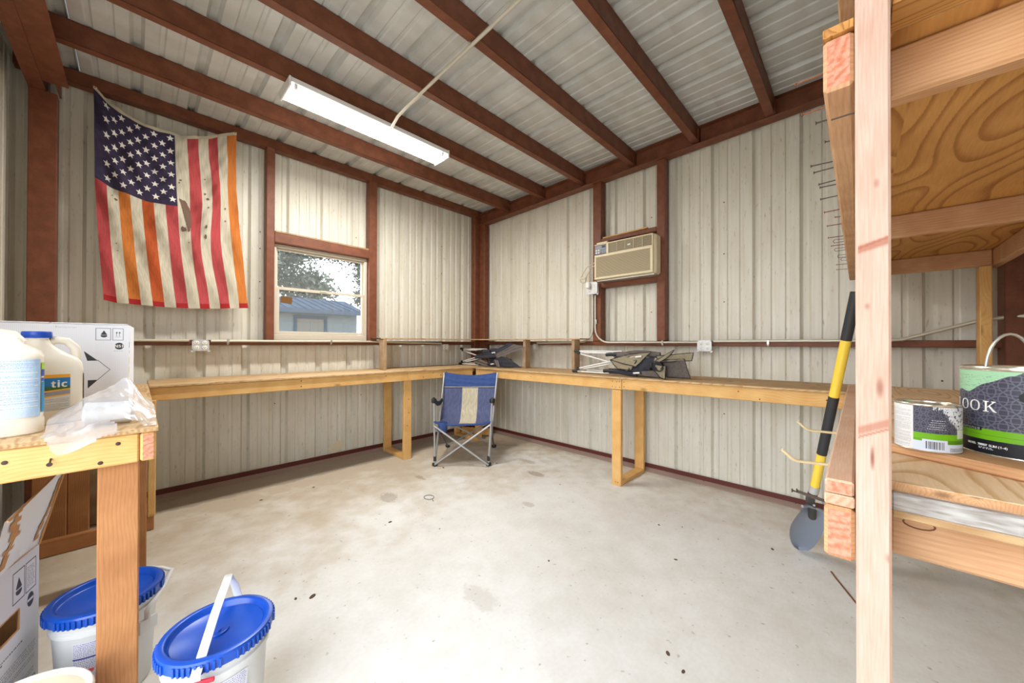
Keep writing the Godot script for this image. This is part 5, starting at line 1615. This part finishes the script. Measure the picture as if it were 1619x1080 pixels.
	loft(gk, kc, [[0.0, 0.070, 0.088], [0.005, 0.075, 0.093], [0.040, 0.075, 0.093], [0.044, 0.073, 0.091], [0.218, 0.073, 0.091], [0.224, 0.074, 0.092], [0.240, 0.068, 0.086], [0.252, 0.055, 0.070], [0.262, 0.040, 0.055], [0.278, 0.030, 0.045]], 0.2, 56, 3.2)
	put(k2, "body", [[gk, M["jug"]]])
	var K := func(x: float, y: float, z: float) -> Vector3: return kc + Vector3(x, y, z).rotated(YU, 0.2)
	var gkh := G.new()
	tube(gkh, [K.call(0, 0.262, -0.05), K.call(0, 0.285, -0.035), K.call(0, 0.292, 0.0), K.call(0, 0.285, 0.04)], 0.014, 12)
	put(k2, "handle", [[gkh, M["jug"]]])
	lt(k2, "cap", K.call(0, 0.280, 0.055), [[0.024, 0.0], [0.024, 0.018], [0.022, 0.021], [0.0, 0.021]], "flag_orange", 24)
	var ki := Image.create_empty(512, 256, false, Image.FORMAT_RGB8)
	ki.fill(c8(196, 214, 234))
	for y in 256:
		for x in 512:
			ki.set_pixel(x, y, c8(206, 220, 236).lerp(c8(150, 190, 228), clampf(0.35 + 0.5 * sin(x * 0.012 + 1.0) + 0.3 * fn.get_noise_2d(x * 0.02, y * 0.02), 0, 1)))
	for y in [30, 58, 86, 116, 150, 182, 208]: ki.fill_rect(Rect2i(20, y, 470, 3), c8(236, 236, 232))
	rtext(ki, 10, 6, 500, 214, 5, c8(130, 160, 204), r, 2)
	for x in range(30, 200, 5): ki.fill_rect(Rect2i(x, 222, r.randi_range(1, 3), 28), c8(120, 150, 200))
	var km := tex("jug_blue_label", ki, 0.5)
	var gkl := G.new()
	var rows := []
	for s in 25:
		var an := lerpf(-0.95, 1.45, s / 24.0)
		rows.append(Vector3(signf(cos(an)) * pow(absf(cos(an)), 2.0 / 3.2) * 0.0742, 0, signf(sin(an)) * pow(absf(sin(an)), 2.0 / 3.2) * 0.0922))
	for s in 24:
		var p0: Vector3 = rows[24 - s]
		var p1: Vector3 = rows[23 - s]
		gkl.quad(K.call(p0.x, 0.05, p0.z), K.call(p1.x, 0.05, p1.z), K.call(p1.x, 0.215, p1.z), K.call(p0.x, 0.215, p0.z), Vector2(s / 24.0, 1), Vector2((s + 1) / 24.0, 1), Vector2((s + 1) / 24.0, 0), Vector2(s / 24.0, 0))
	put(k2, "label", [[gkl, km]])
	for q in [[0.185, 0.205, "lime"], [0.165, 0.184, "cap_blue"], [0.150, 0.160, "cap_blue"], [0.060, 0.148, "teal"]]:
		if not M.has("lime"):
			mat("lime", c8(160, 204, 40), 0.5)
			mat("teal", c8(30, 140, 196), 0.5)
		var gq := G.new()
		for s in 3:
			var an0 := -1.02 - 0.10 * s
			var an1 := an0 - 0.10
			var f := func(an: float, y: float) -> Vector3: return K.call(signf(cos(an)) * pow(absf(cos(an)), 2.0 / 3.2) * 0.0746, y, signf(sin(an)) * pow(absf(sin(an)), 2.0 / 3.2) * 0.0926)
			gq.quad(f.call(an0, q[0]), f.call(an1, q[0]), f.call(an1, q[1]), f.call(an0, q[1]))
		put(k2, "colour_band", [[gq, M[q[2]]]])
	# roll of white tape in the bag, and the bag
	var rl := thing("roll", "white plastic roll lying inside the clear plastic bag", "roll", Vector3(2.13, by, 3.44))
	var gr := G.new()
	lathe(gr, Vector3(2.13, by + 0.040, 3.495), [[0.0, 0.0], [0.032, 0.0], [0.034, 0.002], [0.034, 0.010], [0.0335, 0.011], [0.0335, 0.085], [0.034, 0.087], [0.034, 0.104], [0.032, 0.106], [0.026, 0.106], [0.026, 0.10], [0.0, 0.10]], 32, Basis(Quaternion(YU, Vector3(0.12, -0.03, -1).normalized())))
	put(rl, "roll", [[gr, M["tub_white"]]])
	var bag := thing("plastic_bag", "crumpled clear plastic bag draped over a white roll at the bench edge", "bag", Vector3(2.15, by, 3.44))
	var gb := G.new()
	var bagf := func(u: float, v: float) -> Vector3:
		var x := lerpf(1.98, 2.335, v)
		var z := lerpf(3.565, 3.338, u)
		var du := (z - 3.443) / 0.085
		var dv := (x - 2.10) / 0.13
		var q := sqrt(du * du + dv * dv)
		var h := 0.115 * pow(maxf(0.0, 1.0 - q * 0.62), 0.7)
		h += 0.055 * exp(-pow((z - 3.405) / 0.028, 2.0) - pow((x - 2.06) / 0.05, 2.0))
		h += 0.012 * fn.get_noise_2d(u * 3.0, v * 3.0) + 0.005 * absf(fn.get_noise_2d(u * 7.0 + 9.0, v * 5.0))
		var y := by + 0.004 + maxf(0.0, h)
		if x > 2.288: y = minf(y, by + 0.004 - (x - 2.288) * (0.75 + 0.3 * sin(u * 9.0)))
		if x > 2.288: x = 2.288 + (x - 2.288) * 0.35
		return Vector3(x, y, z)
	sheet(gb, bagf, 46, 60, 0, 1, 0, 1, func(u: float, v: float) -> bool: return pow((u - 0.5) / 0.52, 4.0) + pow((v - 0.5) / 0.52, 4.0) + 0.25 * fn.get_noise_2d(u * 5.0, v * 5.0) < 1.0 and not (v < 0.17 and u < 0.30) and not (v > 0.84 and u > 0.55 + 0.1 * sin(v * 30.0)))
	put(bag, "film", [[gb, M["film"]]])

# ---------------------------------------------------------------- things on the floor at the left
func lidded_bucket(label: String, c: Vector3, h: float, r: float, hn: Vector3, hf: Vector3, apex: Vector3, body: String, lid: bool, hw := 5.2) -> void:
	var t := thing("bucket", label, "bucket", c)
	var g := G.new()
	lathe(g, c, [[0.0, 0.001], [r * 0.80, 0.001], [r * 0.83, 0.006], [r * 0.93, h - 0.075], [r * 0.985, h - 0.072], [r * 0.985, h - 0.060], [r * 0.94, h - 0.056], [r * 0.95, h - 0.042], [r * 1.0, h - 0.040], [r * 1.0, h - 0.030]], 56)
	put(t, "body", [[g, M[body]]])
	if lid:
		var gl := G.new()
		# toothed skirt, flat rim, recessed centre
		lathe(gl, c, [[r * 1.015, h - 0.034], [r * 1.055, h - 0.032], [r * 1.06, h - 0.008]], 72)
		lathe(gl, c, [[r * 1.06, h - 0.008], [r * 1.045, h - 0.002], [r * 0.99, h], [r * 0.93, h], [r * 0.905, h - 0.003], [r * 0.89, h - 0.015], [r * 0.86, h - 0.018], [r * 0.845, h - 0.0165], [r * 0.83, h - 0.018], [0.0, h - 0.0175]], 72)
		for k in 66:
			var ta := TAU * k / 66.0
			if k % 11 < 2: continue
			var td := Vector3(cos(ta), 0, -sin(ta))
			cbox(gl, c + td * (r * 1.066) + Vector3(0, h - 0.020, 0), td * 0.0035, Vector3(0, 0.0125, 0), td.cross(YU) * 0.0032, 0.001)
		var l := put(t, "lid", [[gl, M["lid_blue"]]])
		var arc := []
		for k in 9:
			var a := -0.6 + 2.0 * k / 8.0
			arc.append(c + Vector3(cos(a) * r * 0.17, h - 0.0165, -sin(a) * r * 0.17))
		tb(l, "centre_mark", arc, 0.0045, "lid_blue", 8)
		put_lathe_on(l, "centre_knob", c + Vector3(0, h - 0.018, 0), Basis.IDENTITY, r * 0.05, 0.005, "lid_blue")
	if apex != Vector3.ZERO:
		var gh := G.new()
		var pts := []
		for q in [hn + Vector3(0, -0.035, 0), hn, hn.lerp(apex, 0.5) + (apex - (hn + hf) * 0.5) * 0.10, apex + (hn - apex) * 0.10, apex, apex + (hf - apex) * 0.16, hf.lerp(apex, 0.5) + (apex - (hn + hf) * 0.5) * 0.06, hf, hf + Vector3(0, -0.02, 0)]: pts.append(q)
		var pl := (hn - apex).cross(hf - apex).normalized()
		tube(gh, pts, 0.0024 if hw > 3.0 else 0.0055, 10, hw, -1.0, true, pl.cross((pts[1] - pts[0]).normalized()))
		put(t, "handle", [[gh, M["tub_white"]]])
		var gp := G.new()
		var out := Vector3(hn.x - c.x, 0, hn.z - c.z).normalized()
		cbox(gp, hn + out * 0.001 + Vector3(0, -0.045, 0), out * 0.005, Vector3(0, 0.022, 0), out.cross(YU) * 0.026, 0.003)
		put(t, "handle_boss", [[gp, M["tub_white"]]])
		if lid and hw > 3.0:
			var gt := G.new()
			cbox(gt, hn + out * 0.0015 + Vector3(0, -0.018, 0) + out.cross(YU) * -0.012, out * 0.004, Vector3(0, 0.005, 0), out.cross(YU) * 0.030, 0.001)
			put(t, "seal_tab", [[gt, M["red"]]])
	# printed label on the side that faces the room
	if body == "tub_white":
		var r2 := RandomNumberGenerator.new()
		r2.seed = 31
		var im := Image.create_empty(256, 192, false, Image.FORMAT_RGB8)
		im.fill(c8(214, 214, 222))
		rtext(im, 4, 6, 250, 186, 7, c8(120, 120, 168), r2, 3)
		im.fill_rect(Rect2i(0, 62, 256, 6), c8(60, 60, 140))
		im.fill_rect(Rect2i(8, 112, 90, 12), c8(220, 90, 96))
		if not M.has("bucket_label"): tex("bucket_label", im, 0.6)
		var gq := G.new()
		var rr := r * 0.945
		lathe(gq, c, [[rr * 0.945 + 0.003, h * 0.28], [r * 0.915 + 0.003, h - 0.09]], 16, Basis.IDENTITY, -0.6, 0.45)
		put(t, "label", [[gq, M["bucket_label"]]])

func build_floor_goods() -> void:
	lidded_bucket("blue-lidded white bucket standing alone in front of the bench leg, handle upright", Vector3(2.470, 0, 3.204), 0.335, 0.132, Vector3(2.612, 0.312, 3.270), Vector3(2.350, 0.325, 3.135), Vector3(2.385, 0.434, 3.168), "tub_white", true)
	lidded_bucket("blue-lidded white bucket under the nearest bench behind the bench leg", Vector3(1.992, 0, 3.448), 0.335, 0.132, Vector3(2.152, 0.295, 3.352), Vector3(1.885, 0.322, 3.345), Vector3(1.90, 0.290, 3.28), "tub_white", true, 1.6)
	lidded_bucket("cream tub with a flat lid and red print under the bench end", Vector3(2.345, 0, 3.605), 0.262, 0.142, Vector3.ZERO, Vector3.ZERO, Vector3.ZERO, "tub_cream", false)
	var tub: Node3D = get_node("bucket_002")
	var gl := G.new()
	lathe(gl, Vector3(2.345, 0, 3.605), [[0.144, 0.228], [0.146, 0.23], [0.147, 0.252], [0.143, 0.256], [0.135, 0.255], [0.130, 0.249], [0.124, 0.250], [0.120, 0.248], [0.0, 0.248]], 64)
	put(tub, "lid", [[gl, M["tub_cream"]]])
	var rim := []
	for k in 41: rim.append(Vector3(2.345 + 0.1405 * cos(TAU * k / 40), 0.2565, 3.605 + 0.1405 * sin(TAU * k / 40)))
	tb(tub, "rim", rim, 0.0045, "white", 8)
	var arc := []
	for k in 7: arc.append(Vector3(2.325 + 0.05 * sin(0.5 * k / 6.0 - 0.3), 0.2490, 3.565 - 0.06 * (k / 6.0) + 0.05))
	var ga := G.new()
	tube(ga, arc, 0.007, 6, 0.12)
	put(tub, "print", [[ga, M["red_ink"]]])
	# open white carton under the bench
	var t := thing("carton", "open white carton with torn flaps and a hand hole under the nearest bench", "box", Vector3(2.03, 0, 3.7))
	var r := RandomNumberGenerator.new()
	r.seed = 23
	var im := Image.create_empty(320, 512, false, Image.FORMAT_RGB8)
	im.fill(c8(222, 224, 232))
	var ink := c8(70, 72, 82)
	rbox(im, 168, 30, 232, 120, 3, ink)
	drop_icon(im, 200, 78, 28, ink)
	rbox(im, 240, 30, 300, 120, 3, ink)
	rtext(im, 248, 44, 294, 110, 6, c8(150, 152, 162), r, 3)
	var el := PackedVector2Array()
	for k in 20: el.append(Vector2(268 + cos(TAU * k / 20) * 20, 150 + sin(TAU * k / 20) * 22))
	rpoly(im, el, ink)
	rline(im, Vector2(254, 150), Vector2(282, 150), 8, c8(222, 224, 232))
	rtext(im, 60, 250, 230, 264, 7, ink, r, 4)
	rtext(im, 10, 290, 300, 390, 8, c8(150, 152, 162), r, 3)
	rbox(im, 170, 400, 300, 490, 3, ink)
	for x in range(182, 292, 6): im.fill_rect(Rect2i(x, 412, r.randi_range(1, 4), 70), c8(140, 142, 154))
	rtext(im, 10, 400, 150, 490, 8, c8(150, 152, 162), r, 3)
	var pm := tex("carton_side_print", im, 0.75)
	var d := Vector3(0.97, 0, 0.242)     # along the visible side, to the left
	var n := Vector3(-0.242, 0, 0.97)    # to the far side
	var A := Vector3(1.915, 0.0, 3.604)
	var W := 0.285
	var H := Vector3(0, 0.528, 0)
	var g := G.new()
	var gs := G.new()
	# wall with a hand hole: quads round a rectangle
	var hx := [0.30, 0.62]
	var hy := [0.60, 0.72]
	var Pt := func(u: float, v: float) -> Vector3: return A + d * (W * (1.0 - u)) + H * v
	var cells := [[0.0, 1.0, 0.0, hy[0]], [0.0, 1.0, hy[1], 1.0], [0.0, hx[0], hy[0], hy[1]], [hx[1], 1.0, hy[0], hy[1]]]
	for q in cells:
		g.quad_o(A + n * 0.2 + d * 0.14 + H * 0.5, Pt.call(q[0], q[2]), Pt.call(q[1], q[2]), Pt.call(q[1], q[3]), Pt.call(q[0], q[3]), Vector2(q[0], 1.0 - q[2]), Vector2(q[1], 1.0 - q[2]), Vector2(q[1], 1.0 - q[3]), Vector2(q[0], 1.0 - q[3]))
	var dep := n * 0.21
	var o := A + n * 0.1 + d * 0.14 + H * 0.5
	gs.quad_o(o, A, A + dep, A + dep + H, A + H)
	gs.quad_o(o, A + d * W, A + d * W + dep, A + d * W + dep + H, A + d * W + H)
	gs.quad_o(o, A + dep, A + d * W + dep, A + d * W + dep + H, A + dep + H)
	gs.quad_o(o, A, A + d * W, A + d * W + dep, A + dep)
	put(t, "body", [[g, pm], [gs, M["kraft"]]])
	var gi := G.new()
	tube(gi, [Pt.call(hx[0], hy[0]), Pt.call(hx[0], hy[1]), Pt.call(hx[1], hy[1]), Pt.call(hx[1], hy[0]), Pt.call(hx[0], hy[0])], 0.003, 6)
	put(t, "hand_hole_edge", [[gi, M["kraft"]]])
	# flap standing up from the visible side, torn along its edges
	var gf := G.new()
	var gk := G.new()
	var F0: Vector3 = A + H
	var F1: Vector3 = A + d * W + H
	var T0 := A + H + Vector3(-0.10, 0.235, -0.055) + d * 0.02
	var T1 := A + H + d * W * 1.02 + Vector3(-0.06, 0.16, -0.04)
	var fl := blin(F0, F1, T1, T0, 0.004, n, 5.0)
	sheet(gf, fl, 12, 12)
	put(t, "flap", [[gf, M["carton"]]])
	sheet(gk, func(u: float, v: float) -> Vector3: return fl.call(u, v) - n * 0.0025, 6, 14, 0.02, 0.16, 0.1, 0.85, func(u: float, v: float) -> bool: return absf(u - 0.08 - 0.03 * sin(v * 6.0)) < 0.03 + 0.02 * fn.get_noise_2d(u * 30.0, v * 12.0))
	sheet(gk, func(u: float, v: float) -> Vector3: return fl.call(u, v) - n * 0.0025, 8, 14, 0.55, 0.95, 0.1, 0.98, func(u: float, v: float) -> bool: return absf(u - 0.78 - 0.1 * (v - 0.5)) < 0.05 + 0.05 * fn.get_noise_2d(u * 20.0, v * 9.0))
	tube(gk, [F0, T0, T1], 0.003, 5)
	put(t, "torn_edge", [[gk, M["kraft"]]])

# ---------------------------------------------------------------- paint cans
func can_label(w: int, h: int, big: bool, r: RandomNumberGenerator) -> Image:
	var im := Image.create_empty(w, h, false, Image.FORMAT_RGB8)
	var dark := c8(62, 62, 76)
	var line := c8(98, 98, 114)
	var per := 62.0
	for y in h:
		for x in w:
			# overlapping circles
			var c := dark
			for k in [Vector2(0, 0), Vector2(0.5, 0.5)]:
				for e in [[0, 0], [1, 0], [0, 1], [1, 1]]:
					var qx: float = fposmod(x / per + k.x, 1.0) - e[0]
					var qy: float = fposmod(y / per + k.y, 1.0) - e[1]
					if absf(sqrt(qx * qx + qy * qy) - 0.707) < 0.030: c = line
			im.set_pixel(x, y, c)
	if big:
		for y in h:
			for x in w:
				var th := (x / float(w) - 0.5) * 360.0
				var edge := 0.26 - 0.20 * smoothstep(-60.0, -8.0, th) - 0.08 * smoothstep(-8.0, 5.0, th) + 0.012 * sin(th * 0.2)
				if y / float(h) < edge:
					var n := fn.get_noise_2d(x * 0.006, y * 0.09)
					im.set_pixel(x, y, c8(168, 214, 172).lerp(c8(104, 142, 116), 0.8 if absf(n) < 0.035 and y / float(h) > 0.04 else 0.12))
		im.fill_rect(Rect2i(0, int(h * 0.705), w, int(h * 0.13)), c8(112, 176, 20))
		im.fill_rect(Rect2i(0, int(h * 0.775), w, 2), c8(84, 140, 14))
		im.fill_rect(Rect2i(0, int(h * 0.835), w, h), c8(22, 24, 32))
		var xb := int(w * (0.5 - 75.0 / 360.0))
		im.fill_rect(Rect2i(xb, int(h * 0.685), int(w * 0.105), int(h * 0.045)), c8(20, 22, 28))
		rtext(im, xb + 20, int(h * 0.70), xb + int(w * 0.1), int(h * 0.72), 6, c8(210, 210, 214), r, 3)
		rtext(im, int(w * 0.385), int(h * 0.925), int(w * 0.43), int(h * 0.95), 5, c8(220, 220, 224), r, 3)
		var disc := PackedVector2Array()
		for k in 24: disc.append(Vector2(w * 0.512 + cos(TAU * k / 24) * w * 0.022, h * 0.29 + sin(TAU * k / 24) * w * 0.022))
		rpoly(im, disc, c8(24, 24, 30))
	else:
		var X := func(th: float) -> int: return int(w * (0.5 + th / 360.0))
		im.fill_rect(Rect2i(0, 0, X.call(-23.0), h), c8(226, 224, 222))
		rtext(im, X.call(-85.0), int(h * 0.08), X.call(-27.0), int(h * 0.97), 6, c8(140, 138, 140), r, 2)
		im.fill_rect(Rect2i(X.call(-23.0), int(h * 0.60), w, int(h * 0.135)), c8(112, 180, 16))
		im.fill_rect(Rect2i(X.call(-23.0), int(h * 0.735), w, h), c8(214, 222, 236))
		im.fill_rect(Rect2i(X.call(-23.0), int(h * 0.735), X.call(-8.0) - X.call(-23.0), int(h * 0.05)), c8(104, 168, 14))
		im.fill_rect(Rect2i(X.call(35.0), int(h * 0.735), X.call(160.0) - X.call(35.0), int(h * 0.085)), c8(86, 140, 14))
		var x: int = X.call(-2.0)
		while x < X.call(28.0):
			var k := r.randi_range(2, 5)
			im.fill_rect(Rect2i(x, int(h * 0.78), k, int(h * 0.17)), c8(50, 50, 58))
			x += k + r.randi_range(2, 5)
		for k in 5: rtext(im, X.call(8.0 - 2.0 * k), int(h * (0.30 + 0.048 * k)), X.call(33.0), int(h * (0.31 + 0.048 * k)), 9, c8(226, 226, 230), r, 4)
		rtext(im, X.call(40.0), int(h * 0.90), X.call(100.0), int(h * 0.97), 8, c8(60, 60, 66), r, 5)
		im.fill_rect(Rect2i(X.call(56.0), int(h * 0.50), X.call(100.0) - X.call(56.0), int(h * 0.19)), c8(222, 222, 216))
		# paint run down from the rim
		for xx in range(X.call(10.0), X.call(120.0)):
			var th := (xx / float(w) - 0.5) * 360.0
			var lim := 0.05 + 0.30 * smoothstep(22.0, 46.0, th) + 0.16 * smoothstep(44.0, 60.0, th) + 0.10 * fn.get_noise_2d(xx * 0.16, 3.0) + 0.05 * fn.get_noise_2d(xx * 0.5, 8.0)
			for yy in int(maxf(0.0, lim) * h):
				if fn.get_noise_2d(xx * 0.05, yy * 0.03) > -0.28: im.set_pixel(xx, yy, c8(226, 230, 236).lerp(c8(190, 196, 206), clampf(fn.get_noise_2d(xx * 0.1, yy * 0.02) + 0.2, 0, 1)))
	return im

func paint_can(label: String, c: Vector3, r: float, h: float, big: bool, full := false) -> Node3D:
	var t := thing("paint_can", label, "paint can", c, "paint cans")
	var rn := RandomNumberGenerator.new()
	rn.seed = 41 if big else 43
	var face := atan2(-(3.382 - c.z), 3.884 - c.x)
	var m := tex("can_label_big" if big else "can_label_small", can_label(1024, 384, big, rn), 0.45)
	var g := G.new()
	lathe(g, c, [[r, h * 0.02], [r, h * 0.955]], 64, Basis.IDENTITY, face - PI, face + PI)
	put(t, "label", [[g, m]])
	var gt := G.new()
	lathe(gt, c, [[0.0, 0.001], [r * 0.97, 0.001], [r * 1.0, 0.0], [r * 1.012, h * 0.012], [r * 1.0, h * 0.022], [r * 0.995, h * 0.03]], 48)
	lathe(gt, c, [[r * 0.995, h * 0.95], [r * 1.0, h * 0.957], [r * 1.014, h * 0.965], [r * 1.016, h * 0.985], [r * 1.0, h], [r * 0.93, h * 0.992], [r * 0.90, h * 0.965], [r * 0.86, h * 0.965], [r * 0.84, h * 0.985], [r * 0.80, h * 0.985], [r * 0.78, h * 0.96], [0.0, h * 0.96]], 48)
	put(t, "tin", [[gt, M["tin"]]])
	return t

func curved_text(parent: Node, txt: String, c: Vector3, r: float, y: float, th0: float, face: float, height: float, m: String, fontname: String, adv: Array) -> void:
	var th := th0
	for i in txt.length():
		var w: float = adv[i % adv.size()]
		var a := face + deg_to_rad(th + w * 0.5)
		if txt[i] != " ":
			var d := Vector3(cos(a), 0, -sin(a))
			var tg := Vector3(-sin(a), 0, -cos(a))
			letters(parent, "lettering", txt[i], c + d * (r + 0.0004) + Vector3(0, y, 0), Basis(tg, YU, d), height, m, fontname, 400 if fontname == "Droid Serif" else 700, 0.0003)
		th += w

func build_paint_cans() -> void:
	var c1 := Vector3(3.980, 1.0, 2.317)
	paint_can("small paint can with a white paint run on its label, beside the post", c1, 0.0437, 0.088, false)
	var c2 := Vector3(4.100, 1.0, 2.265)
	var big := paint_can("large paint can with a mint and green label and wire bail", c2, 0.0720, 0.160, true)
	var face := atan2(-(3.382 - c2.z), 3.884 - c2.x)
	curved_text(big, "LOOK", c2, 0.0720, 0.088, -83.0, face, 0.0185, "white", "Droid Serif", [14.0, 16.0, 15.5, 17.0])
	curved_text(big, "SKU NO. 798897 SLIM (1-4)", c2, 0.0720, 0.0185, -56.0, face, 0.0038, "white", "Droid Sans", [1.75])
	var bail := []
	for k in 15:
		var a := PI * k / 14.0
		bail.append(c2 + Vector3(cos(a) * 0.030 - 0.012, 0.148 + sin(a) * 0.072, -0.010 - 0.012 * cos(a)))
	tb(big, "bail", bail, 0.0026, "galv", 8)

# ---------------------------------------------------------------- shovel
func build_shovel() -> void:
	var t := thing("shovel", "round-point shovel with a yellow and black handle leaning on the shelf", "shovel", Vector3(3.64, 0, 0.7))
	var S := Vector3(3.722, 0.470, 0.975)
	var T := Vector3(3.878, 1.43, 1.190)
	var d := (T - S)
	for q in [["handle", 0.0, 0.19, "yellow", 0.0195], ["grip", 0.19, 0.50, "rubber", 0.0205], ["handle", 0.50, 0.78, "yellow", 0.0195], ["grip", 0.78, 1.0, "rubber", 0.0205]]:
		var g := G.new()
		tube(g, [S + d * q[1], S + d * q[2]], q[4], 14)
		put(t, q[0], [[g, M[q[3]]]])
	var gl := G.new()
	tube(gl, [S - d * 0.035, S + d * 0.004], 0.0215, 14)
	put(t, "ferrule", [[gl, M["zinc"]]])
	var gs := G.new()
	tube(gs, [S - d * 0.03, S - d * 0.07 + Vector3(-0.006, 0, -0.008), Vector3(3.700, 0.38, 0.925), Vector3(3.708, 0.33, 0.905), Vector3(3.704, 0.27, 0.86)], 0.021, 12, 1.0, 0.018)
	put(t, "socket", [[gs, M["shovel_dark"]]])
	# dished blade: top edge at the tread, point on the floor
	var tip := Vector3(3.628, 0.006, 0.688)
	var top := Vector3(3.716, 0.345, 0.902)
	var ax := (tip - top)
	var side := Vector3(0.60, -0.34, -0.72).normalized()
	var nn := ax.normalized().cross(side).normalized()
	var gb := G.new()
	sheet(gb, func(u: float, v: float) -> Vector3:
		var w := 0.100 * (0.86 + 0.14 * v * 2.0) if v < 0.5 else 0.100 * sqrt(maxf(0.0, 1.0 - pow((v - 0.5) / 0.5, 2.2)))
		var s := (u - 0.5) * 2.0
		return top + ax * v + side * (s * w) + nn * (0.032 * s * s * (1.0 - 0.4 * v) - 0.018 * sin(PI * v)), 22, 24)
	put(t, "blade", [[gb, M["shovel"]]])
	var gt := G.new()
	tube(gt, [top - side * 0.095 + nn * 0.03 , top - side * 0.04 + nn * 0.012, top + side * 0.04 + nn * 0.012, top + side * 0.095 + nn * 0.03], 0.007, 8)
	put(t, "tread", [[gt, M["shovel"]]])
	for k in [0.06, 0.10]:
		put_lathe_on(t, "rivet", S - d * k + Vector3(0.012, 0.0, 0.016), Basis(Quaternion(YU, Vector3(0.3, 0, 0.95).normalized())), 0.005, 0.006, "zinc")

# ---------------------------------------------------------------- small litter
func build_litter() -> void:
	var rd := thing("rusty_rod", "thin rusty rod lying on the floor beside the shelf post", "rod", Vector3(3.82, 0.003, 0.95))
	tb(rd, "rod", [Vector3(3.779, 0.004, 0.845), Vector3(3.80, 0.004, 0.90), Vector3(3.90, 0.004, 1.13)], 0.0035, "rust", 6)
	var rg := thing("wire_ring", "small loop of dark wire on the floor left of the doorway light", "wire", Vector3(1.48, 0.003, 1.80))
	var pts := []
	for k in 14: pts.append(Vector3(1.476 + 0.044 * cos(TAU * k / 13.0), 0.0035, 1.803 + 0.036 * sin(TAU * k / 13.0)))
	pts.append(Vector3(1.56, 0.0035, 1.82))
	tb(rg, "loop", pts, 0.0022, "gunmetal", 6)
	var sc := thing("paper_scrap", "torn pale paper scrap stuck above the left baseboard", "scrap", Vector3(0.003, 0.13, 1.95))
	var g := G.new()
	cbox(g, Vector3(0.0015, 0.128, 1.955), Vector3(0.0008, 0, 0), Vector3(0, 0.035, 0.03), Vector3(0, -0.04, 0.055), 0.0)
	put(sc, "paper", [[g, M["paper_scrap"]]])
	var r := RandomNumberGenerator.new()
	r.seed = 77
	var ds := [[2.05, 0.88, 0.007], [1.27, 0.88, 0.012], [2.93, 0.98, 0.009], [3.15, 1.30, 0.010], [1.62, 2.20, 0.014], [1.93, 2.02, 0.006], [0.62, 2.36, 0.012], [0.60, 2.72, 0.012], [2.02, 2.80, 0.018], [1.98, 2.86, 0.010], [3.35, 1.95, 0.012], [3.42, 1.99, 0.010], [1.0, 1.33, 0.014], [2.65, 1.80, 0.008], [3.52, 0.80, 0.012], [3.05, 0.90, 0.006], [3.72, 1.95, 0.014]]
	for q in ds:
		var t := thing("debris", "tiny dark crumb of dirt on the concrete floor", "debris", Vector3(q[0], 0, q[1]), "crumbs of dirt on the floor")
		var gd := G.new()
		loft(gd, Vector3(q[0], 0.0, q[1]), [[0.0, q[2], q[2] * 0.6], [q[2] * 0.2, q[2] * 0.9, q[2] * 0.5], [q[2] * 0.32, q[2] * 0.4, q[2] * 0.25]], r.randf() * 3.0, 8, 2.0)
		put(t, "crumb", [[gd, M["dirt"]]])
